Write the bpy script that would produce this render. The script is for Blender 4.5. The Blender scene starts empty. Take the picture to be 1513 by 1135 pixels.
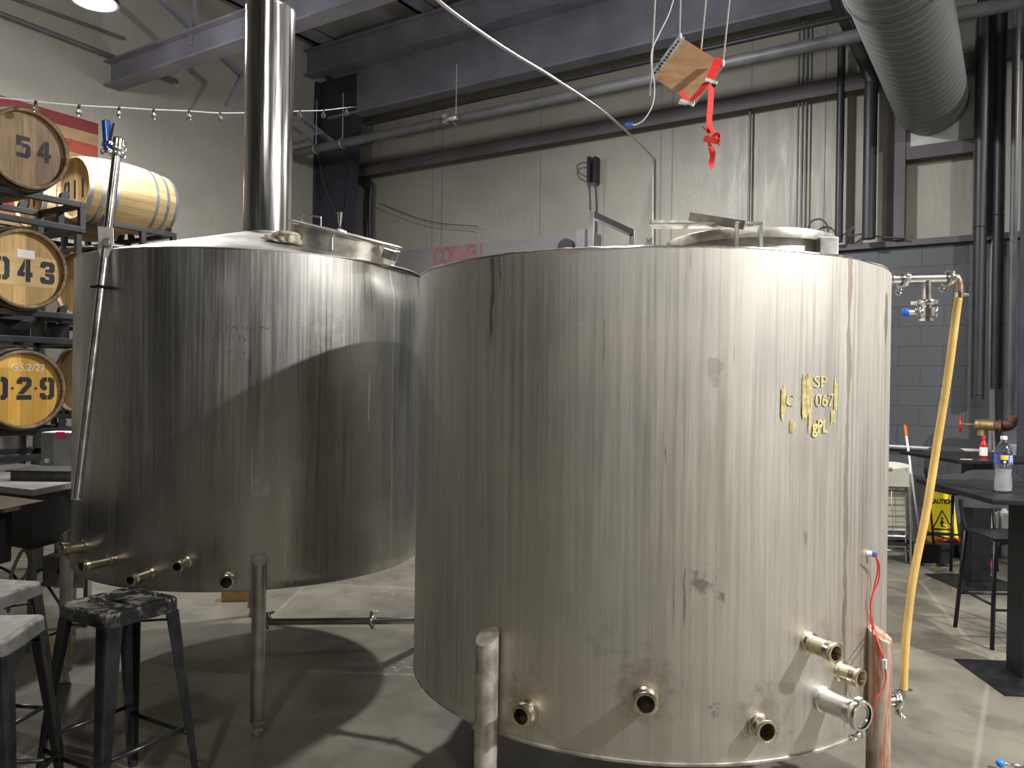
import bpy, bmesh, math, random
from mathutils import Vector, Matrix
random.seed(7)
S = bpy.context.scene
COL = S.collection
PI = math.pi
# ------------------------------------------------------------------ camera geometry
PSI, F, PIT, ROL, CH = .570, 1159., .00175, .01485, 1.6
CP, SP = math.cos(PSI), math.sin(PSI)
R_ = Vector((CP, SP, 0)); U_ = Vector((0, 0, 1)); F_ = Vector((-SP, CP, 0))
U2 = U_*math.cos(PIT) + F_*math.sin(PIT); F2 = F_*math.cos(PIT) - U_*math.sin(PIT)
RR = R_*math.cos(ROL) + U2*math.sin(ROL); UU = -R_*math.sin(ROL) + U2*math.cos(ROL)
EYE = Vector((0, 0, CH))
def ray(px, py): return RR*(px-756.5) - UU*(py-567.5) + F2*F
def atD(px, py, d): r = ray(px, py); return EYE + r*(d/r.dot(F_))
def atH(px, py, h): r = ray(px, py); return EYE + r*((h-CH)/r.z)
def atY(px, py, y): r = ray(px, py); return EYE + r*(y/r.y)
def atX(px, py, x): r = ray(px, py); return EYE + r*(x/r.x)
def W(xc, zc, h=0.): return Vector((xc*CP-zc*SP, xc*SP+zc*CP, h))
cam = bpy.data.cameras.new('camera'); co = bpy.data.objects.new('camera', cam); COL.objects.link(co)
m = Matrix((RR, UU, -F2)).transposed().to_4x4(); m.translation = EYE; co.matrix_world = m
cam.sensor_width = 36; cam.lens = 36*F/1513; cam.clip_start = .05
S.camera = co
S.view_settings.view_transform = 'Standard'; S.view_settings.look = 'None'
S.view_settings.gamma = 1; S.view_settings.use_curve_mapping = False; S.view_settings.exposure = 0.28

# ------------------------------------------------------------------ materials
class N:
    def __init__(s, name):
        s.m = bpy.data.materials.new(name); s.m.use_nodes = True; s.t = s.m.node_tree
        s.b = s.t.nodes['Principled BSDF']
    def n(s, typ, **k):
        x = s.t.nodes.new(typ)
        for a, v in k.items(): setattr(x, a, v)
        return x
    def put(s, sock, v):
        if isinstance(v, bpy.types.NodeSocket): s.t.links.new(v, sock)
        elif v is not None:
            if hasattr(sock.default_value, '__len__') and not hasattr(v, '__len__'): v = (v,)*3
            if hasattr(sock.default_value, '__len__') and len(sock.default_value) == 4 and len(v) == 3: v = (*v, 1)
            sock.default_value = v
    def math(s, op, a, b=None, c=None, clamp=False):
        x = s.n('ShaderNodeMath', operation=op); x.use_clamp = clamp
        s.put(x.inputs[0], a); s.put(x.inputs[1], b); s.put(x.inputs[2], c); return x.outputs[0]
    def mix(s, f, a, b):
        x = s.n('ShaderNodeMix', data_type='RGBA'); s.put(x.inputs[0], f); s.put(x.inputs[6], a); s.put(x.inputs[7], b); return x.outputs[2]
    def coord(s, which='Object', scale=(1, 1, 1), rot=(0, 0, 0), loc=(0, 0, 0)):
        c = s.n('ShaderNodeTexCoord').outputs[which]
        p = s.n('ShaderNodeMapping'); s.t.links.new(c, p.inputs[0])
        p.inputs['Scale'].default_value = scale; p.inputs['Rotation'].default_value = rot; p.inputs['Location'].default_value = loc
        return p.outputs[0]
    def noise(s, vec, scale=5, detail=4, rough=.55, dist=0):
        x = s.n('ShaderNodeTexNoise'); s.put(x.inputs['Vector'], vec); s.put(x.inputs['Scale'], scale)
        x.inputs['Detail'].default_value = detail; x.inputs['Roughness'].default_value = rough; x.inputs['Distortion'].default_value = dist
        return x.outputs[0]
    def ramp(s, v, lo, hi, a=0., b=1.):
        x = s.n('ShaderNodeMapRange'); x.interpolation_type = 'SMOOTHSTEP'; s.put(x.inputs[0], v)
        for i, k in enumerate((lo, hi, a, b)): s.put(x.inputs[i+1], k)
        return x.outputs[0]
    def bump(s, h, strength=.3, dist=.01):
        x = s.n('ShaderNodeBump'); x.inputs['Strength'].default_value = strength; x.inputs['Distance'].default_value = dist
        s.put(x.inputs['Height'], h); s.put(s.b.inputs['Normal'], x.outputs[0])
    def fin(s, color=None, rough=None, metal=None, **k):
        if color is not None: s.put(s.b.inputs['Base Color'], color)
        if rough is not None: s.put(s.b.inputs['Roughness'], rough)
        if metal is not None: s.put(s.b.inputs['Metallic'], metal)
        for a, v in k.items(): s.put(s.b.inputs[a.replace('_', ' ')], v)
        return s.m
def mul(c, k): return tuple(x*k for x in c)
def plain(name, c, rough=.5, metal=0, var=.12, sc=8, bump=0, **k):
    s = N(name); v = s.noise(s.coord(), sc, 5)
    c2 = s.mix(s.ramp(v, .3, .7), mul(c, 1-var), mul(c, 1+var))
    r = s.ramp(v, .2, .8, max(0, rough-.07), min(1, rough+.07))
    if bump: s.bump(v, bump, .003)
    return s.fin(c2, r, metal, **k)
M = {}
M['steel'] = plain('polished_steel', (.62, .61, .59), .22, 1, .08, 14)
M['satin'] = plain('satin_steel', (.60, .59, .56), .36, 1, .12, 9)
M['dull'] = plain('dull_dirty_steel', (.50, .48, .43), .42, .9, .3, 14)
M['bright'] = plain('bright_cast_steel', (.78, .77, .74), .2, 1, .05, 30)
M['black'] = plain('black_paint', (.009, .009, .011), .42, 0, .3, 12, Specular_IOR_Level=.3)
M['cast'] = plain('cast_plate', (.58, .57, .53), .4, .3, .15, 20)
M['port'] = plain('straw_tinted_steel', (.62, .55, .42), .27, 1, .15, 30)
M['rackblack'] = plain('rack_black', (.014, .015, .019), .45, .0, .3, 12)
M['blacktop'] = plain('black_laminate', (.010, .010, .010), .42, 0, .3, 5, Specular_IOR_Level=.25)
M['darkbeam'] = plain('hazed_beam_paint', (.17, .17, .205), .6, 0, .2, 2)  # paint raised and blued: the haze overhead is put into its colour
M['girt'] = plain('brown_girt_paint', (.07, .062, .068), .6, 0, .2, 2)
M['columnpaint'] = plain('navy_column_paint', (.030, .031, .045), .5, 0, .2, 2)
M['pipeblack'] = plain('black_pipe_paint', (.017, .018, .022), .5, 0, .2, 4)
M['pipegrey'] = plain('grey_pipe', (.12, .12, .125), .5, .2, .2, 4)
M['conduit'] = plain('galvanised_conduit', (.55, .55, .55), .4, .8, .1, 12)
M['rubber'] = plain('black_rubber', (.015, .015, .015), .7)
M['blue'] = plain('blue_vinyl', (.02, .10, .45), .35)
M['white'] = plain('white_paper', (.75, .75, .74), .7, 0, .03)
M['pink'] = plain('pink_sticky', (.9, .05, .28), .6, 0, .02)
M['orange'] = plain('orange_grip', (.85, .18, .03), .5)
M['redwheel'] = plain('red_paint', (.55, .02, .02), .45)
M['redstrap'] = plain('red_webbing', (.78, .035, .03), .65, 0, .12, 30)
M['redwire'] = plain('red_wire', (.6, .05, .03), .5)
M['brass'] = plain('aged_brass', (.42, .31, .14), .42, .8, .25, 20)
M['elbow'] = plain('stained_elbow_steel', (.36, .24, .18), .35, .8, .45, 40)
M['rust'] = plain('rusty_iron', (.16, .07, .045), .7, .3, .4, 20)
M['greybox'] = plain('grey_plastic', (.20, .20, .19), .5)
M['concretewhite'] = plain('pale_plate', (.35, .34, .32), .6)
M['yellow'] = plain('yellow_plastic', (.85, .68, .01), .4, 0, .05)
M['ink'] = plain('black_ink', (.015, .018, .025), .7)
M['brownink'] = plain('brown_brand', (.10, .04, .03), .7)
M['chairvinyl'] = plain('cream_plastic', (.62, .61, .50), .5, 0, .05)
M['rope'] = plain('white_rope', (.62, .62, .60), .8, 0, .1, 60)
M['cable'] = plain('dark_cable', (.05, .05, .05), .6)
M['cream_cable'] = plain('cream_cable', (.45, .40, .28), .6)
M['socket'] = plain('bulb_socket', (.02, .02, .02), .5)
M['hoop'] = plain('galvanised_hoop', (.34, .37, .40), .42, .75, .2, 12)
M['darkhoop'] = plain('dark_steel_hoop', (.07, .065, .06), .5, .6, .3, 12)
M['coolerpanel'] = plain('grey_panel', (.10, .10, .10), .55, 0, .12, 1.5)
M['redletter'] = plain('faded_red_letter', (.17, .06, .06), .7, 0, .25, 6)
M['ductend'] = plain('duct_flange', (.36, .37, .36), .5, .3, .2, 3)
M['sauce'] = plain('red_sauce', (.5, .02, .01), .25)
M['clearlid'] = plain('clear_lid', (.75, .78, .8), .3, 0, .03, 6, Alpha=.55)
M['rag'] = plain('soiled_rag', (.52, .47, .36), .9, 0, .35, 25, .5)
M['mopgrey'] = plain('broom_bristles', (.25, .26, .28), .8, 0, .3, 60)
M['crayon'] = plain('yellow_crayon', (.56, .46, .19), .7, 0, .3, 60)
M['jug'] = plain('white_jug', (.50, .50, .48), .4)

def glassy(name, c=(1, 1, 1), rough=.03, ior=1.45):
    s = N(name); return s.fin(s.mix(s.noise(s.coord(), 5), mul(c, .97), c), rough, 0, IOR=ior, Transmission_Weight=1.)
M['glass'] = glassy('bulb_glass', (.95, .95, .93))
M['pet'] = glassy('bottle_plastic', (.93, .95, .97), .12, 1.3)

def emit(name, c, st):
    s = N(name); s.put(s.b.inputs['Emission Color'], c); s.put(s.b.inputs['Emission Strength'], st); return s.fin(c, .5)
M['lamp'] = emit('lamp_diffuser', (1, .97, .92), 60)

# tank shell: brushed sheet, vertical mill marks, drips, scratches; uv in metres (u = along the girth, v = height)
def shell_mat(name, base, r0, r1, marks, aniso=.5, dark=.25, seed=0, streak=.3):
    s = N(name)
    uv = s.n('ShaderNodeUVMap').outputs[0]
    sep = s.n('ShaderNodeSeparateXYZ'); s.t.links.new(uv, sep.inputs[0]); u, v = sep.outputs[0], sep.outputs[1]
    def mp(sx, sy, off=0):
        p = s.n('ShaderNodeMapping'); s.t.links.new(uv, p.inputs[0]); p.inputs['Scale'].default_value = (sx, sy, 1); p.inputs['Location'].default_value = (off+seed, seed, seed); return p.outputs[0]
    wide = s.noise(mp(3.2, .25), 1, 5, .6)
    fine = s.noise(mp(60, 1.0, 3), 1, 5, .65)
    vfine = s.noise(mp(300, 3, 5), 1, 3, .6)
    blot = s.noise(mp(2.2, 1.6, 9), 1, 6, .6, .4)
    val = s.math('ADD', s.ramp(wide, .3, .7, 1-streak*.8, 1.), s.ramp(fine, .3, .7, -streak*.22, streak*.22))
    val = s.math('ADD', val, s.ramp(vfine, .2, .8, -.05, .05))
    val = s.math('MULTIPLY', val, s.ramp(blot, .30, .62, 1-dark, 1.))
    colr = s.mix(s.ramp(blot, .35, .65), mul(base, .96), (base[0]*1.0, base[1]*.985, base[2]*.95))
    x = s.n('ShaderNodeVectorMath', operation='SCALE'); s.t.links.new(colr, x.inputs[0]); s.t.links.new(val, x.inputs['Scale']); c = x.outputs[0]
    rough = s.math('ADD', s.ramp(s.noise(mp(7, .8, 12), 1, 5, .6), .3, .7, r0, r1), s.ramp(fine, .3, .7, -.06, .06))
    # thin random scratches, pale and dark
    for k, (sx, sy, th, cc, am) in enumerate(((55, 2.2, .735, (.9, .9, .88), .45), (5, 70, .76, (.85, .85, .83), .35), (38, 3.2, .765, (.2, .19, .17), .35), (90, 16, .79, (.16, .15, .14), .4))):
        sc = s.ramp(s.noise(mp(sx, sy, 20+7*k), 1, 2, .5, .3), th, th+.03, 0, am)
        c = s.mix(sc, c, cc)
    wob = s.math('MULTIPLY', s.math('SUBTRACT', s.noise(mp(5, 5, 31), 1, 3, .6), .5), .035)
    uw = s.math('ADD', u, wob)
    for mk in marks:
        t = mk[0]
        if t == 'drip':      # u, half width, v0, v1, colour, amount
            _, mu, hw, v0, v1, cc, am = mk
            d = s.math('ABSOLUTE', s.math('SUBTRACT', uw, mu))
            wn = s.math('MULTIPLY', s.ramp(s.noise(mp(1, 7, mu*9), 1, 2, .6), .3, .7, .55, 1.3), hw)
            f = s.math('SUBTRACT', 1., s.math('DIVIDE', d, wn), clamp=True)
            f = s.ramp(f, .0, .45)
            f = s.math('MULTIPLY', f, s.math('MULTIPLY', s.ramp(v, v0, v0+.08), s.ramp(v, v1-.03, v1, 1, 0)))
            f = s.math('MULTIPLY', f, am)
            c = s.mix(f, c, cc); rough = s.math('ADD', rough, s.math('MULTIPLY', f, .15))
        else:                # blot: u, v, radius, colour, amount, noisiness
            _, mu, mv, rr, cc, am, nz = mk
            du = s.math('SUBTRACT', u, mu); dv = s.math('SUBTRACT', v, mv)
            d = s.math('SQRT', s.math('ADD', s.math('MULTIPLY', du, du), s.math('MULTIPLY', dv, dv)))
            n = s.math('MULTIPLY', s.math('SUBTRACT', s.noise(mp(22, 22, mu*5), 1, 4, .65), .5), nz*rr*3)
            f = s.math('MULTIPLY', s.ramp(s.math('ADD', d, n), rr*.1, rr, 1, 0), am*.55)
            c = s.mix(f, c, cc)
    s.bump(s.math('ADD', s.math('MULTIPLY', vfine, .5), s.math('ADD', fine, s.math('MULTIPLY', s.noise(mp(1.4, .9, 40), 1, 2), 14.))), .25, .0012)
    s.put(s.b.inputs['Anisotropic'], aniso)
    tg = s.n('ShaderNodeTangent', direction_type='UV_MAP'); s.t.links.new(tg.outputs[0], s.b.inputs['Tangent'])
    return s.fin(c, rough, 1.)

def wood(name, a, b, plank=None, axis=0, rough=.6, dark=None, grain=(3, 3, 30), off=0., uv=False, gap=.04, spec=.3):
    s = N(name)
    if uv:
        vec = s.n('ShaderNodeUVMap').outputs[0]
    else: vec = s.coord()
    p = s.n('ShaderNodeMapping'); s.t.links.new(vec, p.inputs[0]); p.inputs['Scale'].default_value = grain
    sep = s.n('ShaderNodeSeparateXYZ'); s.t.links.new(vec, sep.inputs[0])
    g = s.noise(p.outputs[0], 1, 6, .65, .6)
    c = s.mix(s.ramp(g, .3, .7), a, b)
    if plank:
        q = s.math('ADD', s.math('DIVIDE', sep.outputs[axis], plank), off+50)
        fl = s.math('FLOOR', q); wn = s.n('ShaderNodeTexWhiteNoise', noise_dimensions='1D'); s.t.links.new(fl, wn.inputs['W'])
        x = s.n('ShaderNodeVectorMath', operation='SCALE'); s.t.links.new(c, x.inputs[0])
        s.t.links.new(s.ramp(wn.outputs[0], 0, 1, .72, 1.12), x.inputs['Scale']); c = x.outputs[0]
        fr = s.math('FRACT', q); e = s.math('MINIMUM', fr, s.math('SUBTRACT', 1., fr))
        c = s.mix(s.ramp(e, 0, gap, .8, 0), c, mul(a, .2))
    if dark: c = s.mix(s.ramp(s.noise(vec, dark[0], 5, .7), dark[1], dark[1]+.15, 0, .75), c, dark[2])
    s.bump(g, .15, .003)
    return s.fin(c, rough, 0, Specular_IOR_Level=spec)

# ------------------------------------------------------------------ mesh helpers
class MB:
    def __init__(s): s.bm = bmesh.new(); s.uv = None
    def xf(s, vs, mat):
        if mat is not None:
            for v in vs: v.co = mat @ v.co
    def box(s, x0, x1, y0, y1, z0, z1, mat=None, bev=0):
        P = [(x, y, z) for x in (x0, x1) for y in (y0, y1) for z in (z0, z1)]
        v = [s.bm.verts.new(p) for p in P]
        fs = [s.bm.faces.new([v[i] for i in f]) for f in ((0, 1, 3, 2), (4, 6, 7, 5), (0, 4, 5, 1), (2, 3, 7, 6), (0, 2, 6, 4), (1, 5, 7, 3))]
        if bev:
            es = list({e for f in fs for e in f.edges})
            r = bmesh.ops.bevel(s.bm, geom=es, offset=bev, segments=2, affect='EDGES', profile=.7)
            v = list({w for f in r['faces'] for w in f.verts} | {w for w in v if w.is_valid})
        s.xf(v, mat); return s
    def bar(s, a, b, w, h, up=(0, 0, 1), bev=0):
        a, b = Vector(a), Vector(b); d = b-a; L = d.length; d.normalize(); up = Vector(up)
        x = d.cross(up)
        if x.length < 1e-4: x = d.cross(Vector((1, 0, 0)))
        x.normalize(); z = x.cross(d)
        mt = Matrix((x, d, z)).transposed().to_4x4(); mt.translation = a
        return s.box(-w/2, w/2, 0, L, -h/2, h/2, mt, bev)
    def tube(s, pts, r, n=12, caps=True, closed=False, smooth=True):
        pts = [Vector(p) for p in pts]; K = len(pts); rs = r if hasattr(r, '__len__') else [r]*K
        rings = []; pn = None
        for i, p in enumerate(pts):
            if closed: t = (pts[(i+1) % K]-pts[i-1])
            else: t = (pts[min(i+1, K-1)]-pts[max(i-1, 0)])
            t.normalize()
            if pn is None:
                pn = t.orthogonal().normalized()
            else:
                pn = pn - t*pn.dot(t)
                if pn.length < 1e-5: pn = t.orthogonal()
                pn.normalize()
            bn = t.cross(pn)
            rings.append([s.bm.verts.new(p+(pn*math.cos(2*PI*k/n)+bn*math.sin(2*PI*k/n))*rs[i]) for k in range(n)])
        for i in range(K if closed else K-1):
            A, B = rings[i], rings[(i+1) % K]
            for k in range(n):
                f = s.bm.faces.new((A[k], A[(k+1) % n], B[(k+1) % n], B[k])); f.smooth = smooth
        if caps and not closed:
            s.bm.faces.new(list(reversed(rings[0]))); s.bm.faces.new(rings[-1])
        return s
    def lathe(s, prof, n=48, mat=None, smooth=True, uv=False, capa=False, capb=False, R=None):
        """profile (r, z) about z"""
        if uv and s.uv is None: s.uv = s.bm.loops.layers.uv.new('UVMap')
        rings = []; allv = []
        for r, z in prof:
            if r < 1e-6:
                v = s.bm.verts.new((0, 0, z)); rings.append([v]); allv.append(v)
            else:
                ring = [s.bm.verts.new((r*math.cos(2*PI*k/n+PI/2), r*math.sin(2*PI*k/n+PI/2), z)) for k in range(n)]
                rings.append(ring); allv += ring
        acc = 0
        for i in range(len(prof)-1):
            A, B = rings[i], rings[i+1]
            for k in range(n):
                k2 = (k+1) % n
                if len(A) == 1 and len(B) == 1: continue
                if len(A) == 1: vs = (A[0], B[k2], B[k]); ks = ((k+.5), k+1, k); zs = (prof[i][1], prof[i+1][1], prof[i+1][1])
                elif len(B) == 1: vs = (A[k], A[k2], B[0]); ks = (k, k+1, k+.5); zs = (prof[i][1],)*2+(prof[i+1][1],)
                else: vs = (A[k], A[k2], B[k2], B[k]); ks = (k, k+1, k+1, k); zs = (prof[i][1],)*2+(prof[i+1][1],)*2
                f = s.bm.faces.new(vs); f.smooth = smooth
                if uv:
                    for lp, kk, zz in zip(f.loops, ks, zs): lp[s.uv].uv = ((kk/n-.5)*2*PI*(R or prof[0][0]), zz)
        if capa and len(rings[0]) > 1: s.bm.faces.new(list(reversed(rings[0])))
        if capb and len(rings[-1]) > 1: s.bm.faces.new(rings[-1])
        s.xf(allv, mat); return s
    def cyl(s, a, b, r, n=24, r2=None, smooth=True):
        a, b = Vector(a), Vector(b); return s.tube([a, b], [r, r if r2 is None else r2], n, True, False, smooth)
    def prism(s, poly, z0, z1, mat=None):
        A = [s.bm.verts.new((x, y, z0)) for x, y in poly]; B = [s.bm.verts.new((x, y, z1)) for x, y in poly]
        s.bm.faces.new(list(reversed(A))); s.bm.faces.new(B); k = len(poly)
        for i in range(k): s.bm.faces.new((A[i], A[(i+1) % k], B[(i+1) % k], B[i]))
        s.xf(A+B, mat); return s
    def strip(s, pts, w, up, th=.0015):
        """a ribbon along pts, width direction per point or fixed"""
        pts = [Vector(p) for p in pts]; K = len(pts); rows = []
        for i, p in enumerate(pts):
            t = (pts[min(i+1, K-1)]-pts[max(i-1, 0)]).normalized(); wd = Vector(up[i] if isinstance(up, list) else up); wd = (wd-t*wd.dot(t)).normalized(); nn = t.cross(wd)
            rows.append([s.bm.verts.new(p+wd*a*w/2+nn*b*th/2) for a, b in ((-1, -1), (1, -1), (1, 1), (-1, 1))])
        for i in range(K-1):
            for k in range(4):
                f = s.bm.faces.new((rows[i][k], rows[i][(k+1) % 4], rows[i+1][(k+1) % 4], rows[i+1][k]))
        s.bm.faces.new(list(reversed(rows[0]))); s.bm.faces.new(rows[-1]); return s
    def ring(s, c, ax, r, t, n=32, k=8):
        ax = Vector(ax).normalized(); o = ax.orthogonal().normalized(); b = ax.cross(o)
        return s.tube([Vector(c)+(o*math.cos(2*PI*i/n)+b*math.sin(2*PI*i/n))*r for i in range(n)], t, k, closed=True)
def obj(name, mb, mt, parent=None, world=False, label=None, kind=None):
    me = bpy.data.meshes.new(name); bmesh.ops.recalc_face_normals(mb.bm, faces=mb.bm.faces)
    if parent is not None and world:
        inv = WM(parent).inverted()
        for v in mb.bm.verts: v.co = inv @ v.co
    mb.bm.normal_update()
    for e in mb.bm.edges:
        if len(e.link_faces) == 2 and e.calc_face_angle(0) > .62: e.smooth = False
    mb.bm.to_mesh(me); mb.bm.free()
    me.materials.append(mt if not isinstance(mt, str) else M[mt])
    o = bpy.data.objects.new(name, me); COL.objects.link(o)
    if parent is not None: o.parent = parent
    if label: o['label'] = label
    if kind: o['kind'] = kind
    return o
def WM(o):
    m = Matrix.Translation(o.location) @ o.rotation_euler.to_matrix().to_4x4() @ Matrix.Diagonal((*o.scale, 1))
    return WM(o.parent) @ m if o.parent else m
def tag(o, label, cat, group=None):
    o['label'] = label; o['category'] = cat
    if group: o['group'] = group
    return o
def thing(name, label, cat, loc=(0, 0, 0), rz=0, group=None):
    o = bpy.data.objects.new(name, None); COL.objects.link(o); o.empty_display_size = .1
    o.location = loc; o.rotation_euler = (0, 0, rz); return tag(o, label, cat, group)
def struct(name, mb, mt): return obj(name, mb, mt, kind='structure')
def copy_tree(o, parent=None):
    c = o.copy(); COL.objects.link(c)
    if parent is not None: c.parent = parent
    for ch in list(o.children): copy_tree(ch, c)
    return c
def fixnormals_inside(o): pass
def arc(c, r, a0, a1, n, u, v): return [Vector(c)+Vector(u)*r*math.cos(a0+(a1-a0)*i/n)+Vector(v)*r*math.sin(a0+(a1-a0)*i/n) for i in range(n+1)]
def smooth_path(P, n=8):
    P = [Vector(p) for p in P]; out = []
    for i in range(len(P)-1):
        p0 = P[max(i-1, 0)]; p1 = P[i]; p2 = P[i+1]; p3 = P[min(i+2, len(P)-1)]
        for k in range(n):
            t = k/n; out.append(.5*((2*p1)+(p2-p0)*t+(2*p0-5*p1+4*p2-p3)*t*t+(3*p1-p0-3*p2+p3)*t**3))
    out.append(P[-1]); return out
# stencil digits, 4 x 6 units
DIG = {
 '0': [[(1.8, 0), (.8, 0), (0, .8), (0, 5.2), (.8, 6), (1.8, 6), (1.8, 4.9), (1.3, 4.5), (1.3, 1.5), (1.8, 1.1)], [(2.2, 0), (2.2, 1.1), (2.7, 1.5), (2.7, 4.5), (2.2, 4.9), (2.2, 6), (3.2, 6), (4, 5.2), (4, .8), (3.2, 0)]],
 '1': [[(1.3, 0), (2.7, 0), (2.7, 6), (1.3, 6)]],
 '2': [[(0, 4.2), (0, 5.2), (.8, 6), (3.2, 6), (4, 5.2), (4, 3.8), (1.9, 1.5), (.2, 1.5), (2.6, 4.2), (2.6, 4.8), (1.4, 4.8), (1.4, 4.2)], [(0, 0), (4, 0), (4, 1.2), (0, 1.2)]],
 '3': [[(0, 4.3), (0, 5.4), (.6, 6), (3.3, 6), (4, 5.3), (4, 3.7), (3.6, 3.15), (1.4, 3.15), (1.4, 3.8), (2.6, 4.1), (2.6, 4.8), (1.4, 4.8), (1.4, 4.3)], [(0, 1.7), (0, .6), (.6, 0), (3.3, 0), (4, .7), (4, 2.3), (3.6, 2.85), (1.4, 2.85), (1.4, 2.2), (2.6, 1.9), (2.6, 1.2), (1.4, 1.2), (1.4, 1.7)]],
 '4': [[(0, 1.4), (0, 2.4), (1.9, 6), (1.9, 3.6), (1.4, 2.6), (1.9, 2.6), (1.9, 1.4)], [(2.2, 0), (3.4, 0), (3.4, 1.4), (4, 1.4), (4, 2.6), (3.4, 2.6), (3.4, 6), (2.2, 6)]],
 '5': [[(0, 3.2), (0, 6), (3.8, 6), (3.8, 4.8), (1.3, 4.8), (1.3, 3.2)], [(1.6, 2.9), (1.6, 4.0), (3.3, 4.0), (4, 3.3), (4, .8), (3.2, 0), (0, 0), (0, 1.2), (2.7, 1.2), (2.7, 2.9)]],
 '9': [[(1.9, 6), (.8, 6), (0, 5.2), (0, 3.4), (.8, 2.6), (1.9, 2.6), (1.9, 3.7), (1.3, 3.7), (1.3, 4.8), (1.9, 4.8)], [(2.2, 6), (3.2, 6), (4, 5.2), (4, .8), (3.2, 0), (2.2, 0), (2.2, 1.2), (2.7, 1.2), (2.7, 4.8), (2.2, 4.8)], [(0, 1.7), (0, .8), (.8, 0), (1.9, 0), (1.9, 1.2), (1.3, 1.2), (1.3, 1.7)]],
 '·': [[(1.7, 2.7), (2.3, 2.7), (2.3, 3.3), (1.7, 3.3)]],
}
def digits(mb, text, h, pitch, mat, width=.62, th=.001):
    s = h/6; x = 0
    for ch in text:
        adv = pitch if ch != '·' else pitch*.25
        for poly in DIG[ch]:
            mb.prism([(x+(px-2)*s*width*1.5, (py-3)*s) for px, py in poly], 0, th, mat)
        x += adv
def textmesh(txt, size, spacing=1.0, bold=0):
    cu = bpy.data.curves.new('t', 'FONT'); cu.body = txt; cu.size = size; cu.align_x = 'CENTER'; cu.align_y = 'CENTER'; cu.space_character = spacing; cu.offset = bold
    o = bpy.data.objects.new('t', cu); COL.objects.link(o)
    dg = bpy.context.evaluated_depsgraph_get(); me = bpy.data.meshes.new_from_object(o.evaluated_get(dg))
    bpy.data.objects.remove(o); mb = MB(); mb.bm.from_mesh(me); bpy.data.meshes.remove(me)
    r = bmesh.ops.extrude_face_region(mb.bm, geom=mb.bm.faces[:])
    for v in [g for g in r['geom'] if isinstance(g, bmesh.types.BMVert)]: v.co.z += .0008
    return mb
#@@SECTIONS
# ================================================================== SETTING
XL, XR, YB, YF, HC = -9.07, 7.5, 8.97, -8.0, 7.1
f = N('stained_concrete'); cc = f.coord()
big = f.noise(cc, .7, 6, .6, .4); med = f.noise(cc, 3.5, 6, .65, .3); sm = f.noise(cc, 22, 5, .7)
fc = f.mix(f.ramp(big, .35, .65), (.125, .115, .09), (.195, .18, .14)); fc = f.mix(f.ramp(med, .42, .7, 0, .6), fc, (.075, .07, .062)); fc = f.mix(f.ramp(sm, .66, .74, 0, .35), fc, (.32, .31, .27))
cr = f.n('ShaderNodeTexVoronoi', feature='DISTANCE_TO_EDGE'); f.put(cr.inputs['Vector'], f.mix(.02, cc, f.n('ShaderNodeTexNoise').outputs[1])); cr.inputs['Scale'].default_value = .55
fc = f.mix(f.ramp(cr.outputs[0], .002, .008, .35, 0), fc, (.30, .28, .24))
f.bump(f.math('ADD', med, sm), .12, .004)
M['floor'] = f.fin(fc, f.ramp(big, .35, .62, .18, .48), 0)
def insul(name, a, b, seam=None):
    s = N(name); c = s.coord(); n1 = s.noise(c, .8, 5, .6, .5); n2 = s.noise(s.coord(scale=(7, 7, .8)), 1, 5, .7, .8)
    s.bump(s.math('ADD', n2, s.math('MULTIPLY', n1, 2.5)), .25, .03)
    return s.fin(s.mix(s.ramp(n1, .3, .7), a, b), s.ramp(n2, .3, .7, .38, .6), 0)
M['insul'] = insul('vinyl_faced_insulation', (.22, .21, .178), (.28, .265, .225))
M['leftwall'] = insul('painted_left_wall', (.31, .295, .255), (.36, .345, .30))
M['ceil'] = insul('ceiling_insulation', (.50, .49, .46), (.60, .59, .56))
b = N('painted_block'); bv = b.coord()
br = b.n('ShaderNodeTexBrick', offset=.5); mp_ = b.n('ShaderNodeMapping'); b.t.links.new(bv, mp_.inputs[0]); mp_.inputs['Rotation'].default_value = (PI/2, 0, 0)
b.t.links.new(mp_.outputs[0], br.inputs['Vector']); br.inputs['Scale'].default_value = 1; br.inputs['Brick Width'].default_value = .4064; br.inputs['Row Height'].default_value = .2032; br.inputs['Mortar Size'].default_value = .006
b.put(br.inputs['Color1'], (.060, .064, .070)); b.put(br.inputs['Color2'], (.068, .072, .079)); b.put(br.inputs['Mortar'], (.045, .048, .053))
nb = b.noise(bv, 40, 4)
b.bump(b.math('ADD', b.math('MULTIPLY', br.outputs['Fac'], -1.), b.math('MULTIPLY', nb, .3)), .5, .006)
M['block'] = b.fin(br.outputs['Color'], .5, 0)
M['darkwall'] = plain('dark_painted_wall', (.13, .125, .115), .7, 0, .15, 1)
struct('floor', MB().box(XL-.2, XR+.2, YF-.2, YB+.4, -.2, 0), 'floor')
struct('ceiling', MB().box(XL-.2, XR+.2, YF-.2, YB+.4, HC, HC+.15), 'ceil')
struct('wall_left', MB().box(XL-.2, XL, YF-.2, YB+.3, 0, HC), 'leftwall')
struct('wall_right', MB().box(XR, XR+.2, YF-.2, YB+.3, 0, HC), 'darkwall')
struct('wall_front', MB().box(XL, XR, YF-.2, YF, 0, HC), 'darkwall')
struct('wall_back', MB().box(XL, XR, YB+.05, YB+.3, 3.06, HC), 'insul')
w = struct('wall_back_block', MB().box(XL, XR, YB, YB+.3, 0, 3.06), 'block')
struct('trim_1', MB().box(XL, XR, YB-.06, YB+.05, 3.06, 3.12), 'girt')
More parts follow.
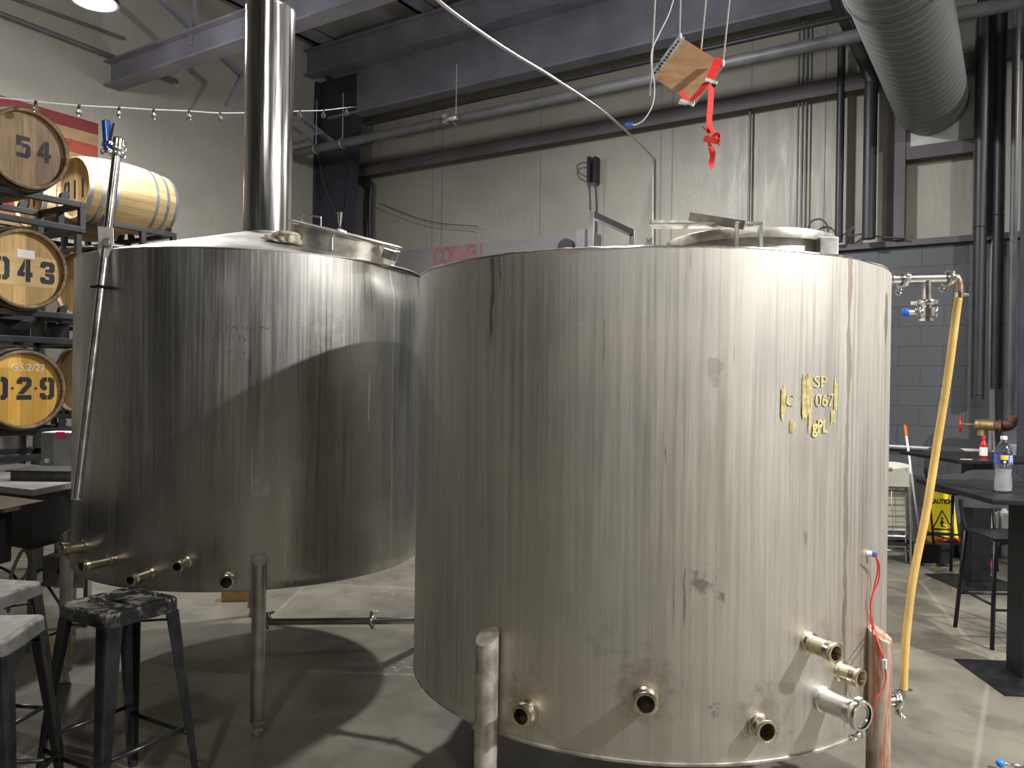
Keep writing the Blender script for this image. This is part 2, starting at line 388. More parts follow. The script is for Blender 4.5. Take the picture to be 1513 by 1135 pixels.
# girts on the back wall
struct('trim_2', MB().box(XL, -.3, YB-.13, YB+.05, 4.80, 4.89).box(XL, -.3, YB-.135, YB-.12, 4.72, 4.89), 'girt')
struct('trim_3', MB().box(XL, XR, YB-.13, YB+.05, 6.40, 6.60), 'girt')
# framed opening: jambs and header
struct('trim_4', MB().box(-1.07, -.97, YB-.1, YB+.05, 3.12, 5.2).box(-.37, -.27, YB-.1, YB+.05, 3.12, 5.2).box(-.97, -.37, YB-.09, YB+.05, 3.93, 4.06), 'girt')
struct('trim_5', MB().box(-.27, 2.0, YB-.12, YB+.05, 4.80, 5.05), 'girt')
# seams of the insulation facing
mb = MB()
for px, wd in ((650, .012), (636, .006), (795, .008), (990, .014), (973, .008), (1106, .006), (1216, .008), (1315, .008)):
    x = atY(px, 300, YB).x
    mb.box(x-wd/2, x+wd/2, YB+.044, YB+.052, 3.12, 7.0)
struct('trim_6', mb, 'darkbeam')
# rigid frame: rafter with flanges, upper strut, column, purlins
mb = MB().box(XL+.3, XR, 8.52, 8.54, 5.56, 6.2).box(XL+.3, XR, 8.42, 8.64, 5.53, 5.56).box(XL+.3, XR, 8.42, 8.64, 6.2, 6.225)
struct('trim_7', mb, 'darkbeam')
mb = MB().box(XL, XR, 8.28, 8.30, 6.19, 6.53).box(XL, XR, 8.20, 8.38, 6.17, 6.19).box(XL, XR, 8.20, 8.38, 6.53, 6.55)
struct('trim_8', mb, 'darkbeam')
mb = MB()                     # tapered corner column, web facing the room
A = [(XL+.05, 0), (XL+.40, 0), (XL+.80, 5.56), (XL+.80, 6.15), (XL+.02, 6.15)]
def prY(mb, poly, y0, y1):
    return mb.prism([(x, -z) for x, z in poly], y0, y1, Matrix(((1, 0, 0, 0), (0, 0, 1, 0), (0, -1, 0, 0), (0, 0, 0, 1))))
prY(mb, A, 8.50, 8.56); mb.bar((XL+.41, 8.53, 0), (XL+.81, 8.53, 5.56), .20, .02, up=(1, 0, 0)); mb.box(XL, XL+.05, 8.43, 8.63, 0, 6.15)
struct('trim_9', mb, 'columnpaint')
k = 10
for px, py in ((434, 38), (606, 0), (198, 0), (0, 20)):   # purlins running towards the back wall
    x = atH(px, py, 6.72 if px > 300 else 6.6).x
    if px in (0, 198): continue
    struct('trim_%d' % k, MB().box(x-.03, x+.03, YF, YB, 6.62, 6.82).box(x-.03, x+.07, YF, YB, 6.62, 6.635).box(x-.09, x+.03, YF, YB, 6.805, 6.82), 'darkbeam'); k += 1
for x in (-4.6, -2.9, -1.2, .5):
    struct('trim_%d' % k, MB().box(x-.03, x+.03, YF, YB, 6.62, 6.82).box(x-.03, x+.07, YF, YB, 6.62, 6.635), 'darkbeam'); k += 1
# strut beam over the left tank
p0 = atX(165, 115, XL)
mb = MB().box(XL, XR, p0.y-.01, p0.y+.01, p0.z-.12, p0.z+.16).box(XL, XR, p0.y-.1, p0.y+.1, p0.z-.13, p0.z-.11).box(XL, XR, p0.y-.1, p0.y+.1, p0.z+.15, p0.z+.17)
struct('trim_%d' % k, mb, 'darkbeam'); k += 1
# rod bracing near the left wall
def braceat(a, b, r=.028):
    return MB().bar(a, b, r*2, r*2)
yb = p0.y
ba = tag(obj('brace_rod', MB().bar(atX(198, -40, -8.2), atX(357, 111, -8.2), .07, .07), M['darkbeam']), 'dark sloping brace bar crossing the strut beam above the barrels', 'brace')
tag(obj('brace_rod', MB().bar(atX(357, 111, -8.15), atX(334, 156, -8.15), .035, .035), M['darkbeam']), 'short dark brace dropping from the foot of the long sloping brace', 'brace')
tag(obj('brace_rod', MB().bar(atY(288, -60, yb), atY(284, 68, yb), .055, .055), M['darkbeam']), 'dark upright hanger bar landing on the strut beam', 'brace')
tag(obj('brace_rod', MB().bar(atX(425, 158, -8.6), atX(507, 222, -8.6), .08, .04), M['darkbeam']), 'dark brace running from behind the chimney into the corner column', 'brace')
tag(obj('brace_rod', MB().bar(atX(425, 206, -8.5), atX(474, 196, -8.5), .05, .04), M['darkbeam']), 'short dark brace between chimney and corner column below the string lights', 'brace')
# pipes along the walls
def pipe(name, pts, r, mt, label, cat='pipe', n=12, group=None):
    o = obj(name, MB().tube(pts, r, n), M[mt]); return tag(o, label, cat, group)
pipe('conduit', [atX(-200, -60, XL+.1), atX(0, 20, XL+.1), atX(262, 121, XL+.1)], .028, 'pipegrey', 'grey conduit running high along the left wall under the lamp')
pipe('conduit', [atX(-100, -45, XL+.08), atX(184, 57, XL+.08)], .02, 'pipegrey', 'thin grey conduit nearest the ceiling on the left wall')
y1 = 8.1
a = atY(540, 184, y1); z1 = a.z
pipe('sprinkler_pipe', [(a.x, y1, z1), (7.0, y1, z1)], .028, 'pipeblack', 'thin dark pipe running under the deep rafter along the back wall')
y2 = 7.9
a = atY(430, 228, y2); z2 = a.z
t = thing('gas_pipe', 'fat grey pipe with bright top crossing the whole back wall above the tanks', 'pipe', (a.x, y2, z2))
obj('pipe_run', MB().tube([(a.x, y2, z2), (7.0, y2, z2)], .062, 14), M['pipegrey'], t, True)
for px in (468, 507, 674, 1278):
    q = atY(px, 150, y2); mb = MB(); mb.cyl((q.x, y2, z2), (q.x, y2, 5.6), .006, 6)
    mb.ring((q.x, y2, z2), (1, 0, 0), .066, .008, 16, 6)
    obj('hanger', mb, M['conduit'], t, True)
q = atY(672, 178, y2)
tag(obj('pipe_clamp_fitting', MB().cyl((q.x-.1, y2-.11, z2-.02), (q.x+.12, y2-.11, z2-.02), .03, 10).box(q.x-.1, q.x-.04, y2-.13, y2-.05, z2-.06, z2+.05), M['conduit']), 'small bright fitting clamped on the fat grey pipe', 'fitting')
# vertical downspouts and risers on the back wall
def vpipe(px0, px1, ptop, pbot, y, mt, label, name='drain_pipe', sq=False, ztop=None, zbot=None):
    a = atY(px0, 300, y).x; b_ = atY(px1, 300, y).x; z0 = zbot if zbot is not None else atY((px0+px1)/2, pbot, y).z; z1_ = ztop if ztop is not None else atY((px0+px1)/2, ptop, y).z
    r = abs(b_-a)/2; x = (a+b_)/2
    mb = MB()
    if sq: mb.box(x-r, x+r, y-r, y+r, z0, z1_, None, r*.2)
    else:
        mb.tube([(x, y, z0), (x, y, z1_)], r, 14)
        zz = z0+.05
        while zz < z1_-.1: mb.ring((x, y, zz), (0, 0, 1), r*1.02, r*.10, 14, 6); zz += 1.6
    return tag(obj(name, mb, M[mt]), label, 'pipe')
vpipe(1234, 1246, 70, 352, 8.85, 'pipeblack', 'narrow black wrapped pipe dropping down the back wall right of centre', zbot=3.14)
x0 = atY(1287, 130, 8.8).x; zt = atY(1287, 118, 8.8).z
tag(obj('drain_pipe', MB().tube(smooth_path([(x0, 8.8, 3.14), (x0, 8.8, zt-.2), (x0, 8.8, zt), tuple(atY(1268, 70, 8.7)), tuple(atY(1236, 0, 8.3)), tuple(atY(1225, -40, 8.1))], 5), .067, 14), M['pipeblack']), 'thick black wrapped pipe that bends forward at its top', 'pipe')
for i, (p0_, p1_) in enumerate(((1176, 1179), (1182, 1185), (1188, 1190.5))):
    vpipe(p0_, p1_, 0, 360, 8.93, 'pipegrey', 'thin grey conduit, %s of three side by side on the back wall' % ('left', 'middle', 'right')[i], 'conduit', zbot=3.12, ztop=6.5)
vpipe(1104.5, 1108, 150, 330, 8.93, 'pipegrey', 'single thin conduit below the round junction box', 'conduit', zbot=3.12)
vpipe(1439, 1459, 0, 590, 8.75, 'pipeblack', 'black riser pipe whose capped end stops above the red wheel valve', ztop=6.5)
vpipe(1467, 1485, 0, 575, 8.75, 'pipeblack', 'black riser pipe ending just right of the pale conduit', ztop=6.5)
vpipe(1492, 1504, 0, 618, 8.7, 'pipegrey', 'grey riser pipe that feeds the red wheel valve', ztop=6.5)
vpipe(1452, 1470, -10, 300, 8.86, 'columnpaint', 'dark square post beside the framed wall opening', 'steel_post', True, ztop=6.6, zbot=3.12)
vpipe(1508, 1540, -10, 300, 8.5, 'columnpaint', 'dark wide post at the right edge of the view', 'steel_post', True, ztop=6.6, zbot=0)
xq = atY(1462, 500, 8.9)
pipe('conduit', smooth_path([tuple(atY(1473, 345, 8.92)), tuple(atY(1466, 370, 8.92)), tuple(atY(1464, 480, 8.92)), tuple(atY(1463, 660, 8.92)), tuple(atY(1452, 735, 8.9))], 4), .018, 'conduit', 'pale bent conduit between the two black risers')
pipe('conduit', smooth_path([tuple(atY(1478, 345, 8.92)), tuple(atY(1470, 375, 8.92)), tuple(atY(1468, 640, 8.92)), tuple(atY(1478, 735, 8.9))], 4), .012, 'conduit', 'thinner pale conduit strapped beside the bent conduit')
pipe('conduit', [tuple(atY(1200, 652, 8.93)), tuple(atY(1318, 660, 8.93)), tuple(atY(1400, 664.5, 8.93)), tuple(atY(1560, 672, 8.93))], .024, 'conduit', 'bright horizontal conduit along the dark block wall behind the tables')
a = atY(1495, 668, 8.9)
t = thing('outlet_box', 'grey electrical outlet box on the block wall at the right', 'outlet', (a.x, 8.93, a.z-.06))
obj('box', MB().box(a.x-.06, a.x+.1, 8.88, 8.97, a.z-.07, a.z+.07, None, .006), M['conduit'], t, True)
obj('socket_plate', MB().box(a.x-.03, a.x+.0, 8.872, 8.88, a.z-.04, a.z+.04).box(a.x+.04, a.x+.07, 8.872, 8.88, a.z-.04, a.z+.04), M['greybox'], t, True)
# brass gate valve with red wheel
c = atY(1450, 628, 8.62)
t = thing('gate_valve', 'brass gate valve with red hand wheel on a rusty elbow', 'valve', tuple(c))
obj('valve_body', MB().tube([c+Vector((-.06, 0, 0)), c+Vector((-.05, 0, 0)), c+Vector((0, 0, 0)), c+Vector((.06, 0, 0)), c+Vector((.10, 0, 0))], [.03, .05, .058, .05, .05], 16).cyl(c+Vector((0, 0, 0)), c+Vector((0, 0, -.1)), .035), M['brass'], t, True)
obj('stem', MB().cyl(c+Vector((-.17, 0, .0)), c+Vector((-.05, 0, 0)), .012), M['brass'], t, True)
mb = MB().ring(c+Vector((-.17, 0, 0)), (1, 0, 0), .065, .011)
for i in range(4):
    a_ = i*PI/2; mb.cyl(c+Vector((-.17, 0, 0)), c+Vector((-.17, math.cos(a_)*.065, math.sin(a_)*.065)), .006, 6)
obj('hand_wheel', mb, M['redwheel'], t, True)
q = atY(1496, 628, 8.7)
obj('elbow', MB().tube(smooth_path([tuple(c+Vector((.08, 0, 0))), (q.x-.09, 8.66, c.z-.01), (q.x-.02, 8.7, c.z+.01), (q.x+.01, 8.7, c.z+.09)], 6), .048, 16).ring((q.x-.1, 8.65, c.z-.01), (1, 0, 0), .052, .014, 16, 6), M['rust'], t, True)
# duct
q = atY(1376, 150, YB)
dx, dz, dr = q.x, q.z-.02, .335
t = thing('spiral_duct', 'huge grey spiral air duct coming out of the back wall and passing overhead', 'duct', (dx, YB-.1, dz))
s = N('spiral_duct_metal'); wv = s.n('ShaderNodeTexWave', wave_type='BANDS', bands_direction='Y'); sp = s.n('ShaderNodeTexCoord').outputs['Object']
s.t.links.new(s.coord(scale=(.7, 1, 0)), wv.inputs['Vector']); wv.inputs['Scale'].default_value = 2.4; wv.inputs['Distortion'].default_value = .3
s.bump(s.ramp(wv.outputs[0], .85, 1.), .8, .015)
M['duct'] = s.fin(s.mix(s.ramp(wv.outputs[0], .9, 1.), (.13, .14, .137), (.24, .25, .245)), .5, .2)
def ycyl(r, y0, y1, n=64, mt=None):
    mt = Matrix.Translation((dx, 0, dz)) @ Matrix.Rotation(-PI/2, 4, 'X'); mb = MB(); k = 40
    return mb.lathe([(r, y0+(y1-y0)*i/k) for i in range(k+1)], n, mt)
obj('spiral_tube', ycyl(dr, 4.2, YB-.06), M['duct'], t, True)
obj('coupling_ring', MB().ring((dx, 6.05, dz), (0, 1, 0), dr+.004, .012, 48, 8), M['pipegrey'], t, True)
obj('wall_plate', MB().box(-.97, -.37, YB-.04, YB+.03, 4.06, 4.95), M['ductend'], t, True)
obj('paper_tag', MB().box(0, .13, -.01, 0, -.03, .03, Matrix.Translation(atD(1262, 18, 6.0)) @ Matrix.Rotation(PSI, 4, 'Z')), M['white'], t, True, 'scrap of pale paper taped on the duct')
# small things fixed on the back wall
c = atY(1106, 152, 8.93)
tag(obj('junction_box', MB().cyl(c, c+Vector((0, -.07, 0)), .06, 20).cyl(c+Vector((0, -.07, 0)), c+Vector((0, -.08, 0)), .045, 20), M['greybox']), 'round grey junction box on the girt right of the hanging board', 'junction box')
c = atY(875, 250, 8.9)
t = thing('switch_bracket', 'pair of black upright strut brackets on the back wall above the post frame', 'bracket', tuple(c))
for px in (871, 880):
    a = atY(px, 232, 8.88); b_ = atY(px, 268, 8.88)
    obj('strut', MB().box(a.x-.022, a.x+.022, 8.85, 8.96, b_.z, a.z, None, .005), M['black'], t, True)
    obj('cable', MB().tube([(a.x, 8.88, b_.z), (a.x+.01, 8.9, b_.z-.3), (a.x, 8.9, 3.12)], .01, 6), M['cable'], t, True)
obj('cable_loop', MB().tube(smooth_path([tuple(atY(868, 262, 8.88)), tuple(atY(856, 255, 8.88)), tuple(atY(853, 245, 8.88)), tuple(atY(862, 240, 8.88)), tuple(atY(869, 241, 8.88))], 5), .008, 6), M['cable'], t, True)
pipe('wall_cable', smooth_path([tuple(atY(560, 300, 8.9)), tuple(atY(610, 320, 8.9)), tuple(atY(650, 330, 8.9)), tuple(atY(700, 334, 8.9)), tuple(atY(706, 336, 8.9))], 5), .006, 'cable', 'thin dark cable sagging across the back wall above the grey cooler', 'cable')
pipe('wall_cable', smooth_path([tuple(atY(1192, 345, 8.88)), tuple(atY(1198, 328, 8.88)), tuple(atY(1212, 324, 8.88)), tuple(atY(1222, 333, 8.88)), tuple(atY(1224, 350, 8.88))], 5), .01, 'cable', 'loop of dark cable on the wall ledge right of the manhole lid', 'cable')
pipe('wall_cable', smooth_path([tuple(atY(1240, 352, 8.86)), tuple(atY(1262, 335, 8.86)), tuple(atY(1255, 348, 8.86)), tuple(atY(1280, 345, 8.86)), tuple(atY(1300, 350, 8.86)), tuple(atY(1340, 352, 8.86))], 5), .008, 'cable', 'tangle of dark wire on the wall ledge between the black pipes', 'cable')
pipe('wall_cable', smooth_path([tuple(atY(534, 262, 8.9)), tuple(atY(548, 272, 8.9)), tuple(atY(547, 300, 8.9)), tuple(atY(547, 350, 8.9))], 5), .035, 'pipeblack', 'black bent downspout beside the corner column', 'pipe')
pipe('column_cable', smooth_path([tuple(atY(470, 225, 8.4)), tuple(atY(478, 270, 8.38)), tuple(atY(494, 310, 8.38)), tuple(atY(512, 350, 8.4))], 5), .009, 'cable', 'grey cable hanging across the navy corner column', 'cable')
pipe('hanging_hose', smooth_path([tuple(atD(600, -50, 5.0)), tuple(atD(650, 3, 5.2)), tuple(atD(740, 68, 5.9)), tuple(atD(820, 117, 6.7)), tuple(atD(900, 172, 7.8)), tuple(atY(965, 233, 8.9)), (atY(965, 233, 8.9).x, 8.9, atY(965, 236, 8.9).z-.1), (atY(965, 300, 8.9).x, 8.92, 3.12)], 8), .012, 'jug', 'pale hose slanting down from the ceiling to the back wall', 'hose')
# grey walk-in cooler with faded red letters
t = thing('walk_in_cooler', 'long grey walk-in cooler with faded red lettering behind the tanks', 'cooler', (-6, 8.3, 0))
xr = atY(865, 345, 8.0).x
obj('panel_body', MB().box(XL+1.3, xr-.12, 8.0, 8.42, .02, 3.34, None, .01), M['coolerpanel'], t, True)
obj('end_cap', MB().box(xr-.12, xr, 7.98, 8.42, .02, 3.37, None, .015), M['pipegrey'], t, True)
c = atY(838, 366, 7.98); obj('fan', MB().cyl((c.x, 7.99, c.z), (c.x, 7.93, c.z), .10, 24), M['black'], t, True)
tm = textmesh('CORNELL', .30, 1.0, .009)
a = atY(640, 381, 7.99); b_ = atY(717, 371, 7.99); c = (a+b_)/2; wd = (b_-a).length
xs = [v.co.x for v in tm.bm.verts]; sc = wd/(max(xs)-min(xs))
for v in tm.bm.verts: v.co = Matrix.Translation((c.x, 7.997, c.z-.005)) @ Matrix.Rotation(PI/2, 4, 'X') @ Vector((v.co.x*sc, v.co.y*1.0, v.co.z*2))
obj('lettering', tm, M['redletter'], t, True, 'faded red capital letters')
# plank panel on the left wall
t = thing('plank_panel', 'wall panel of red and tan wooden boards above the barrels', 'wall panel', (XL, 3.9, 3.0))
cols = [(.20, .035, .035), (.36, .24, .12), (.40, .08, .045), (.38, .27, .12), (.45, .03, .04), (.38, .27, .14), (.30, .04, .05), (.36, .26, .13), (.42, .05, .05), (.36, .25, .13)]
for i, c_ in enumerate(cols):
    mt = wood('panel_board_paint_%d' % i, mul(c_, .8), c_, None, 0, .6, (9, .55, mul(c_, .35)), (4, 4, 25), spec=.3)
    z = 4.55-.135*i
    obj('board', MB().box(XL+.002, XL+.03, 2.2, 5.08, z-.133, z, None, .003), mt, t, True)
# high bay lamps
def lampfix(loc, power, label, size=.32, spread=None):
    t = thing('high_bay_lamp', label, 'lamp', loc)
    obj('housing', MB().lathe([(0, .16), (.07, .16), (.08, .08), (.16, .06), (.19, .02), (.19, -.01), (.17, -.01), (.165, .01), (0, .01)], 32), M['black'], t)
    obj('diffuser', MB().lathe([(.16, .006), (.16, -.006), (0, -.012)], 32), M['lamp'], t)
    obj('hook_chain', MB().cyl((0, 0, .16), (0, 0, HC-loc[2]), .008, 8), M['conduit'], t)
    ld = bpy.data.lights.new('lamp_light', 'AREA'); ld.shape = 'DISK'; ld.size = size; ld.energy = power; ld.color = (1, .985, .975)
    lo = bpy.data.objects.new('lamp_light', ld); COL.objects.link(lo); lo.parent = t; lo.location = (0, 0, -.03)
    pd = bpy.data.lights.new('side_glow', 'POINT'); pd.shadow_soft_size = .12; pd.energy = power*(.12 if abs(loc[1]) < 2.8 else .6); pd.color = (.98, .985, 1)  # extra point light added to lift the ceiling and walls
    po = bpy.data.objects.new('side_glow', pd); COL.objects.link(po); po.parent = t; po.location = (0, 0, -.14)
    return t
LAMPS = [(tuple(atH(140, 2, 4.8)), 120, 'glowing round lamp hanging high above the barrels at top left'),
         (tuple(atH(842, -42, 5.0)), 210, 'round lamp hanging above the two tanks just over the view'),
         (tuple(W(5.0, 0., 5.0)), 900, 'round lamp hanging over the right of the floor behind the viewer'),
         (tuple(W(-1.0, -1.6, 5.0)), 75, 'added fill lamp behind the viewer on the left, brightening the tank fronts'),  # no known lamp here; added as fill for both tank fronts
         (tuple(W(6.0, 6.0, 5.0)), 70, 'round lamp hanging over the bar tables')]
for l, p, s_ in LAMPS: lampfix(l, p, s_)
wd = bpy.data.worlds.new('world'); S.world = wd; wd.use_nodes = True
wd.node_tree.nodes['Background'].inputs[0].default_value = (.5, .5, .55, 1); wd.node_tree.nodes['Background'].inputs[1].default_value = .1
# ================================================================== TANKS
class Tank: pass
def tank(xc, zc, r, z0, z1):
    T = Tank(); T.c = W(xc, zc); T.r, T.z0, T.z1 = r, z0, z1; return T
def hit(T, px, py, r=None):
    """point of the shell seen at px,py -> local angle, height, world point"""
    r = r or T.r; d = ray(px, py); d = d/d.dot(F_); o = EYE-T.c
    A = d.x*d.x+d.y*d.y; B = 2*(o.x*d.x+o.y*d.y); C = o.x*o.x+o.y*o.y-r*r
    q = max(0, B*B-4*A*C); t_ = (-B-math.sqrt(q))/(2*A); p = EYE+d*t_
    l = p-T.c; return math.atan2(l.dot(F_), l.dot(R_)), p.z, p
def uv_of(T, px, py):
    th, z, p = hit(T, px, py); k = ((th-PI/2) % (2*PI))/(2*PI); return (k-.5)*2*PI*T.r, z
LT = tank(-1.4235, 4.4, .9104, .648, 2.184)
RT = tank(.536, 3.22, .9154, .4805, 2.008)
def P3(T, th, r, z): return Vector((r*math.cos(th), r*math.sin(th), z))     # local
def drip(T, x, y0, y1, w, c, a):
    u, v1 = uv_of(T, x, y0); _, v0 = uv_of(T, x, y1); return ('drip', u, w, min(v0, v1), max(v0, v1)+.03, c, a)
def blot(T, x, y, r, c, a, nz=1.): u, v = uv_of(T, x, y); return ('blot', u, v, r, c, a, nz)
brn = (.20, .16, .12); drk = (.10, .095, .09)
rm = [drip(RT, 1257, 385, 1050, .014, (.26, .21, .16), .75), drip(RT, 1310, 440, 530, .03, (.16, .14, .12), .8), drip(RT, 727, 385, 520, .010, drk, .75), drip(RT, 738, 385, 440, .006, drk, .6),
      drip(RT, 1191, 795, 825, .009, (.28, .2, .14), .8), drip(RT, 1247, 890, 960, .008, brn, .6), drip(RT, 997, 380, 440, .008, (.45, .40, .3), .5), drip(RT, 1012, 850, 940, .004, drk, .6), drip(RT, 995, 850, 950, .003, brn, .6),
      drip(RT, 984, 670, 700, .004, drk, .7), drip(RT, 893, 480, 556, .003, drk, .6), drip(RT, 633, 420, 985, .0035, drk, .5),
      blot(RT, 1041, 866, .045, (.03, .03, .04), .85, 2.2), blot(RT, 1060, 545, .03, (.12, .12, .12), .5, 2.5), blot(RT, 769, 1040, .11, (.22, .17, .11), .75, .9), blot(RT, 953, 1018, .13, (.22, .17, .11), .75, .9), blot(RT, 1133, 1062, .11, (.22, .17, .11), .75, .9), blot(RT, 1220, 945, .08, (.22, .19, .14), .5, 1.2),
      blot(RT, 1052, 1055, .02, drk, .7, 2.5), blot(RT, 890, 945, .06, (.28, .27, .25), .4, 2), blot(RT, 740, 640, .0, drk, 0, 1)]
lm = [drip(LT, 583, 398, 832, .0035, (.85, .85, .83), .6), drip(LT, 546, 555, 640, .004, (.9, .9, .9), .7), drip(LT, 612, 535, 660, .004, (.9, .9, .9), .6), drip(LT, 403, 505, 560, .006, drk, .6),
      blot(LT, 382, 720, .05, (.85, .84, .8), .5, 2.3), blot(LT, 445, 700, .10, (.75, .74, .72), .25, 2), blot(LT, 480, 490, .08, (.85, .85, .85), .3, 2.5), blot(LT, 262, 815, .08, (.30, .24, .16), .5, 1.5), blot(LT, 195, 835, .07, (.3, .24, .16), .5, 1.5)]
M['rshell'] = shell_mat('worn_matt_tank_steel', (.68, .655, .60), .50, .60, rm, .3, .10, 3, .08)
M['lshell'] = shell_mat('worn_satin_tank_steel', (.52, .51, .485), .27, .42, lm, .4, .15, 11, .26)
def sleg(name, T, th, ztop, parent, mt, foot=True, r=.031, off=.012):
    """tube leg welded outside the shell, upper end cut slanting into the shell"""
    cx, cy = (T.r+off+r*.55)*math.cos(th), (T.r+off+r*.55)*math.sin(th)
    mb = MB(); n = 24; rad = Vector((math.cos(th), math.sin(th), 0))
    lo = [mb.bm.verts.new((cx+r*math.cos(2*PI*k/n), cy+r*math.sin(2*PI*k/n), .06)) for k in range(n)]
    hi = []
    for k in range(n):
        d = Vector((math.cos(2*PI*k/n), math.sin(2*PI*k/n), 0)); hi.append(mb.bm.verts.new((cx+r*d.x, cy+r*d.y, ztop-.022*d.dot(rad)-.0)))
    for k in range(n):
        f_ = mb.bm.faces.new((lo[k], lo[(k+1) % n], hi[(k+1) % n], hi[k])); f_.smooth = True
    mb.bm.faces.new(list(reversed(lo))); mb.bm.faces.new(hi)
    o = obj(name, mb, mt, parent)
    obj('foot', MB().lathe([(r+.003, .075), (r+.003, .06), (.017, .058), (.017, .03), (.024, .026), (.024, .004), (.020, 0), (0, 0)], 16, Matrix.Translation((cx, cy, 0))), M['dull'], o)
    return o
def port(T, px, py, proj, r, parent, mt='port', down=0., dark=True, clampend=False, name='port'):
    """threaded/ferruled stub at the shell point seen at px,py; its mouth sits at that pixel"""
    rr = T.r+proj; th, z, _ = hit(T, px, py, rr)
    mt4 = Matrix.Translation((0, 0, z)) @ Matrix.Rotation(th, 4, 'Z') @ Matrix.Translation((T.r, 0, 0)) @ Matrix.Rotation(PI/2, 4, 'Y')
    pr = [(r+.006, -.03), (r+.006, .006), (r, .010), (r, proj-.014)]
    nr = 4
    for i in range(nr): pr += [(r, proj-.034+i*.006), (r+.0022, proj-.031+i*.006)]
    pr = sorted([p for p in pr if p[1] < proj-.034], key=lambda p: p[1]) + [(r + (.0022 if i % 2 else 0), proj-.034+i*.003) for i in range(8)]
    pr += [(r+.004, proj-.010), (r+.004, proj-.002), (r+.001, proj), (r-.005, proj), (r-.006, proj-.004), (r-.006, .0)]
    o = obj(name, MB().lathe(pr, 32, mt4), M[mt], parent)
    obj('bore', MB().lathe([(r-.006, .012), (0, .012)], 24, mt4), M['rubber'], o)
    return o, mt4
def tclamp(parent, mat, r=.03, name='clamp', mt='bright'):
    """hinged tri clamp around local z axis with wing nut"""
    mb = MB().lathe([(r, -.010), (r+.007, -.010), (r+.010, -.004), (r+.010, .004), (r+.007, .010), (r, .010)], 32)
    mb.box(r+.004, r+.030, -.007, .007, -.008, .008, None, .002); mb.box(-r-.018, -r-.004, -.010, .010, -.008, .008, None, .002)
    mb.cyl((r+.017, -.03, 0), (r+.017, .012, 0), .004, 8)
    for v in mb.bm.verts: v.co = mat @ v.co
    o = obj(name, mb, M[mt], parent)
    nb_ = MB().tube([(r+.017, -.012, 0), (r+.017, -.022, 0), (r+.017, -.03, 0)], [.009, .009, .006], 12)
    nb_.ring((r+.017, -.040, .0), (1, 0, 0), .011, .004, 16, 6)
    for v in nb_.bm.verts: v.co = mat @ v.co
    obj('wing_nut', nb_, M[mt], o)
    return o
def shell(T, mt, parent, n=160, dent=None):
    mb = MB(); nz = 36
    prof = [(T.r-.012, T.z0+.0), (T.r-.004, T.z0-.004), (T.r, T.z0+.006)]
    prof += [(T.r, T.z0+.006+(T.z1-T.z0-.006)*i/nz) for i in range(1, nz+1)]
    mb.lathe(prof, n, None, True, True, R=T.r)
    if dent:
        for v in mb.bm.verts:
            th = math.atan2(v.co.y, v.co.x); dd = 0
            for (t0, zc_, wt, wz, am) in dent:
                d = math.sin(th-t0)/wt if math.cos(th-t0) > 0 else 9
                dd += am*math.exp(-d*d-((v.co.z-zc_)/wz)**2)
            k = 1-dd/T.r; v.co.x *= k; v.co.y *= k
    return obj('shell', mb, M[mt], parent)
# ---------------- right tank
rt = thing('brewing_tank', 'large matt stainless tank with yellow crayon writing standing in front right', 'tank', tuple(RT.c), PSI)
shell(RT, 'rshell', rt, dent=[(-PI/2+.3, 1.3, .5, .5, .004), (-PI/2-.5, .9, .4, .4, .004)])
obj('bottom_plate', MB().lathe([(0, RT.z0-.03), (RT.r*.7, RT.z0-.012), (RT.r-.008, RT.z0+.002)], 96), M['dull'], rt)
s = MB().ring((0, 0, RT.z0+.002), (0, 0, 1), RT.r-.001, .0065, 160, 6); obj('bottom_weld', s, M['dull'], rt)
# rim bead slightly uneven
pts = [(math.cos(2*PI*i/220)*(RT.r-.002), math.sin(2*PI*i/220)*(RT.r-.002), RT.z1+random.uniform(-.0012, .0016)) for i in range(220)]
obj('rim_bead', MB().tube(pts, .0042, 6, closed=True), M['bright'], rt)
def roofz(T, slope, r): return T.z1+slope*(T.r-r)
obj('roof', MB().lathe([(RT.r-.002, RT.z1-.002), (.02, RT.z1+.03), (0, RT.z1+.03)], 96), M['satin'], rt)
th1 = math.atan2(-.73, -.60); th2 = th1+PI/2
lm1, _, _ = hit(RT, 720, 1000, RT.r+.03); lm2, _, _ = hit(RT, 1298, 1000, RT.r+.03)
M['legmatt'] = plain('worn_leg_steel', (.50, .46, .41), .5, .75, .35, 14)
M['legrust'] = None
s = N('rust_stained_leg'); n_ = s.noise(s.coord(scale=(30, 30, 3)), 1, 6, .7, .4)
M['legrust'] = s.fin(s.mix(s.ramp(n_, .42, .56), (.30, .13, .07), (.50, .44, .37)), s.ramp(n_, .4, .6, .8, .5), s.ramp(n_, .42, .56, .1, .6))
sleg('leg', RT, lm1, .795, rt, M['legmatt'], r=.037); o = sleg('leg', RT, lm2, .80, rt, M['legrust'], r=.037); o['label'] = 'tube leg streaked with orange rust'
sleg('leg', RT, lm1+PI, .795, rt, M['legmatt'], r=.037); sleg('leg', RT, lm2+PI, .795, rt, M['legmatt'], r=.037)
for px, py, pr, r in ((769, 1059, .045, .030), (954, 1041, .045, .031), (1134, 1082, .05, .030), (1236, 966, .105, .0265), (1273, 1003, .07, .027)):
    port(RT, px, py, pr, r, rt)
o, m4 = port(RT, 1268, 1056, .125, .034, rt, 'satin', name='outlet_pipe')
tclamp(o, m4 @ Matrix.Translation((0, 0, .132)) @ Matrix.Rotation(PI*.05, 4, 'Z'), .036)
obj('blank_cap', MB().lathe([(.036, .126), (.036, .138), (.028, .139), (.026, .135), (0, .135)], 32, m4), M['steel'], o)
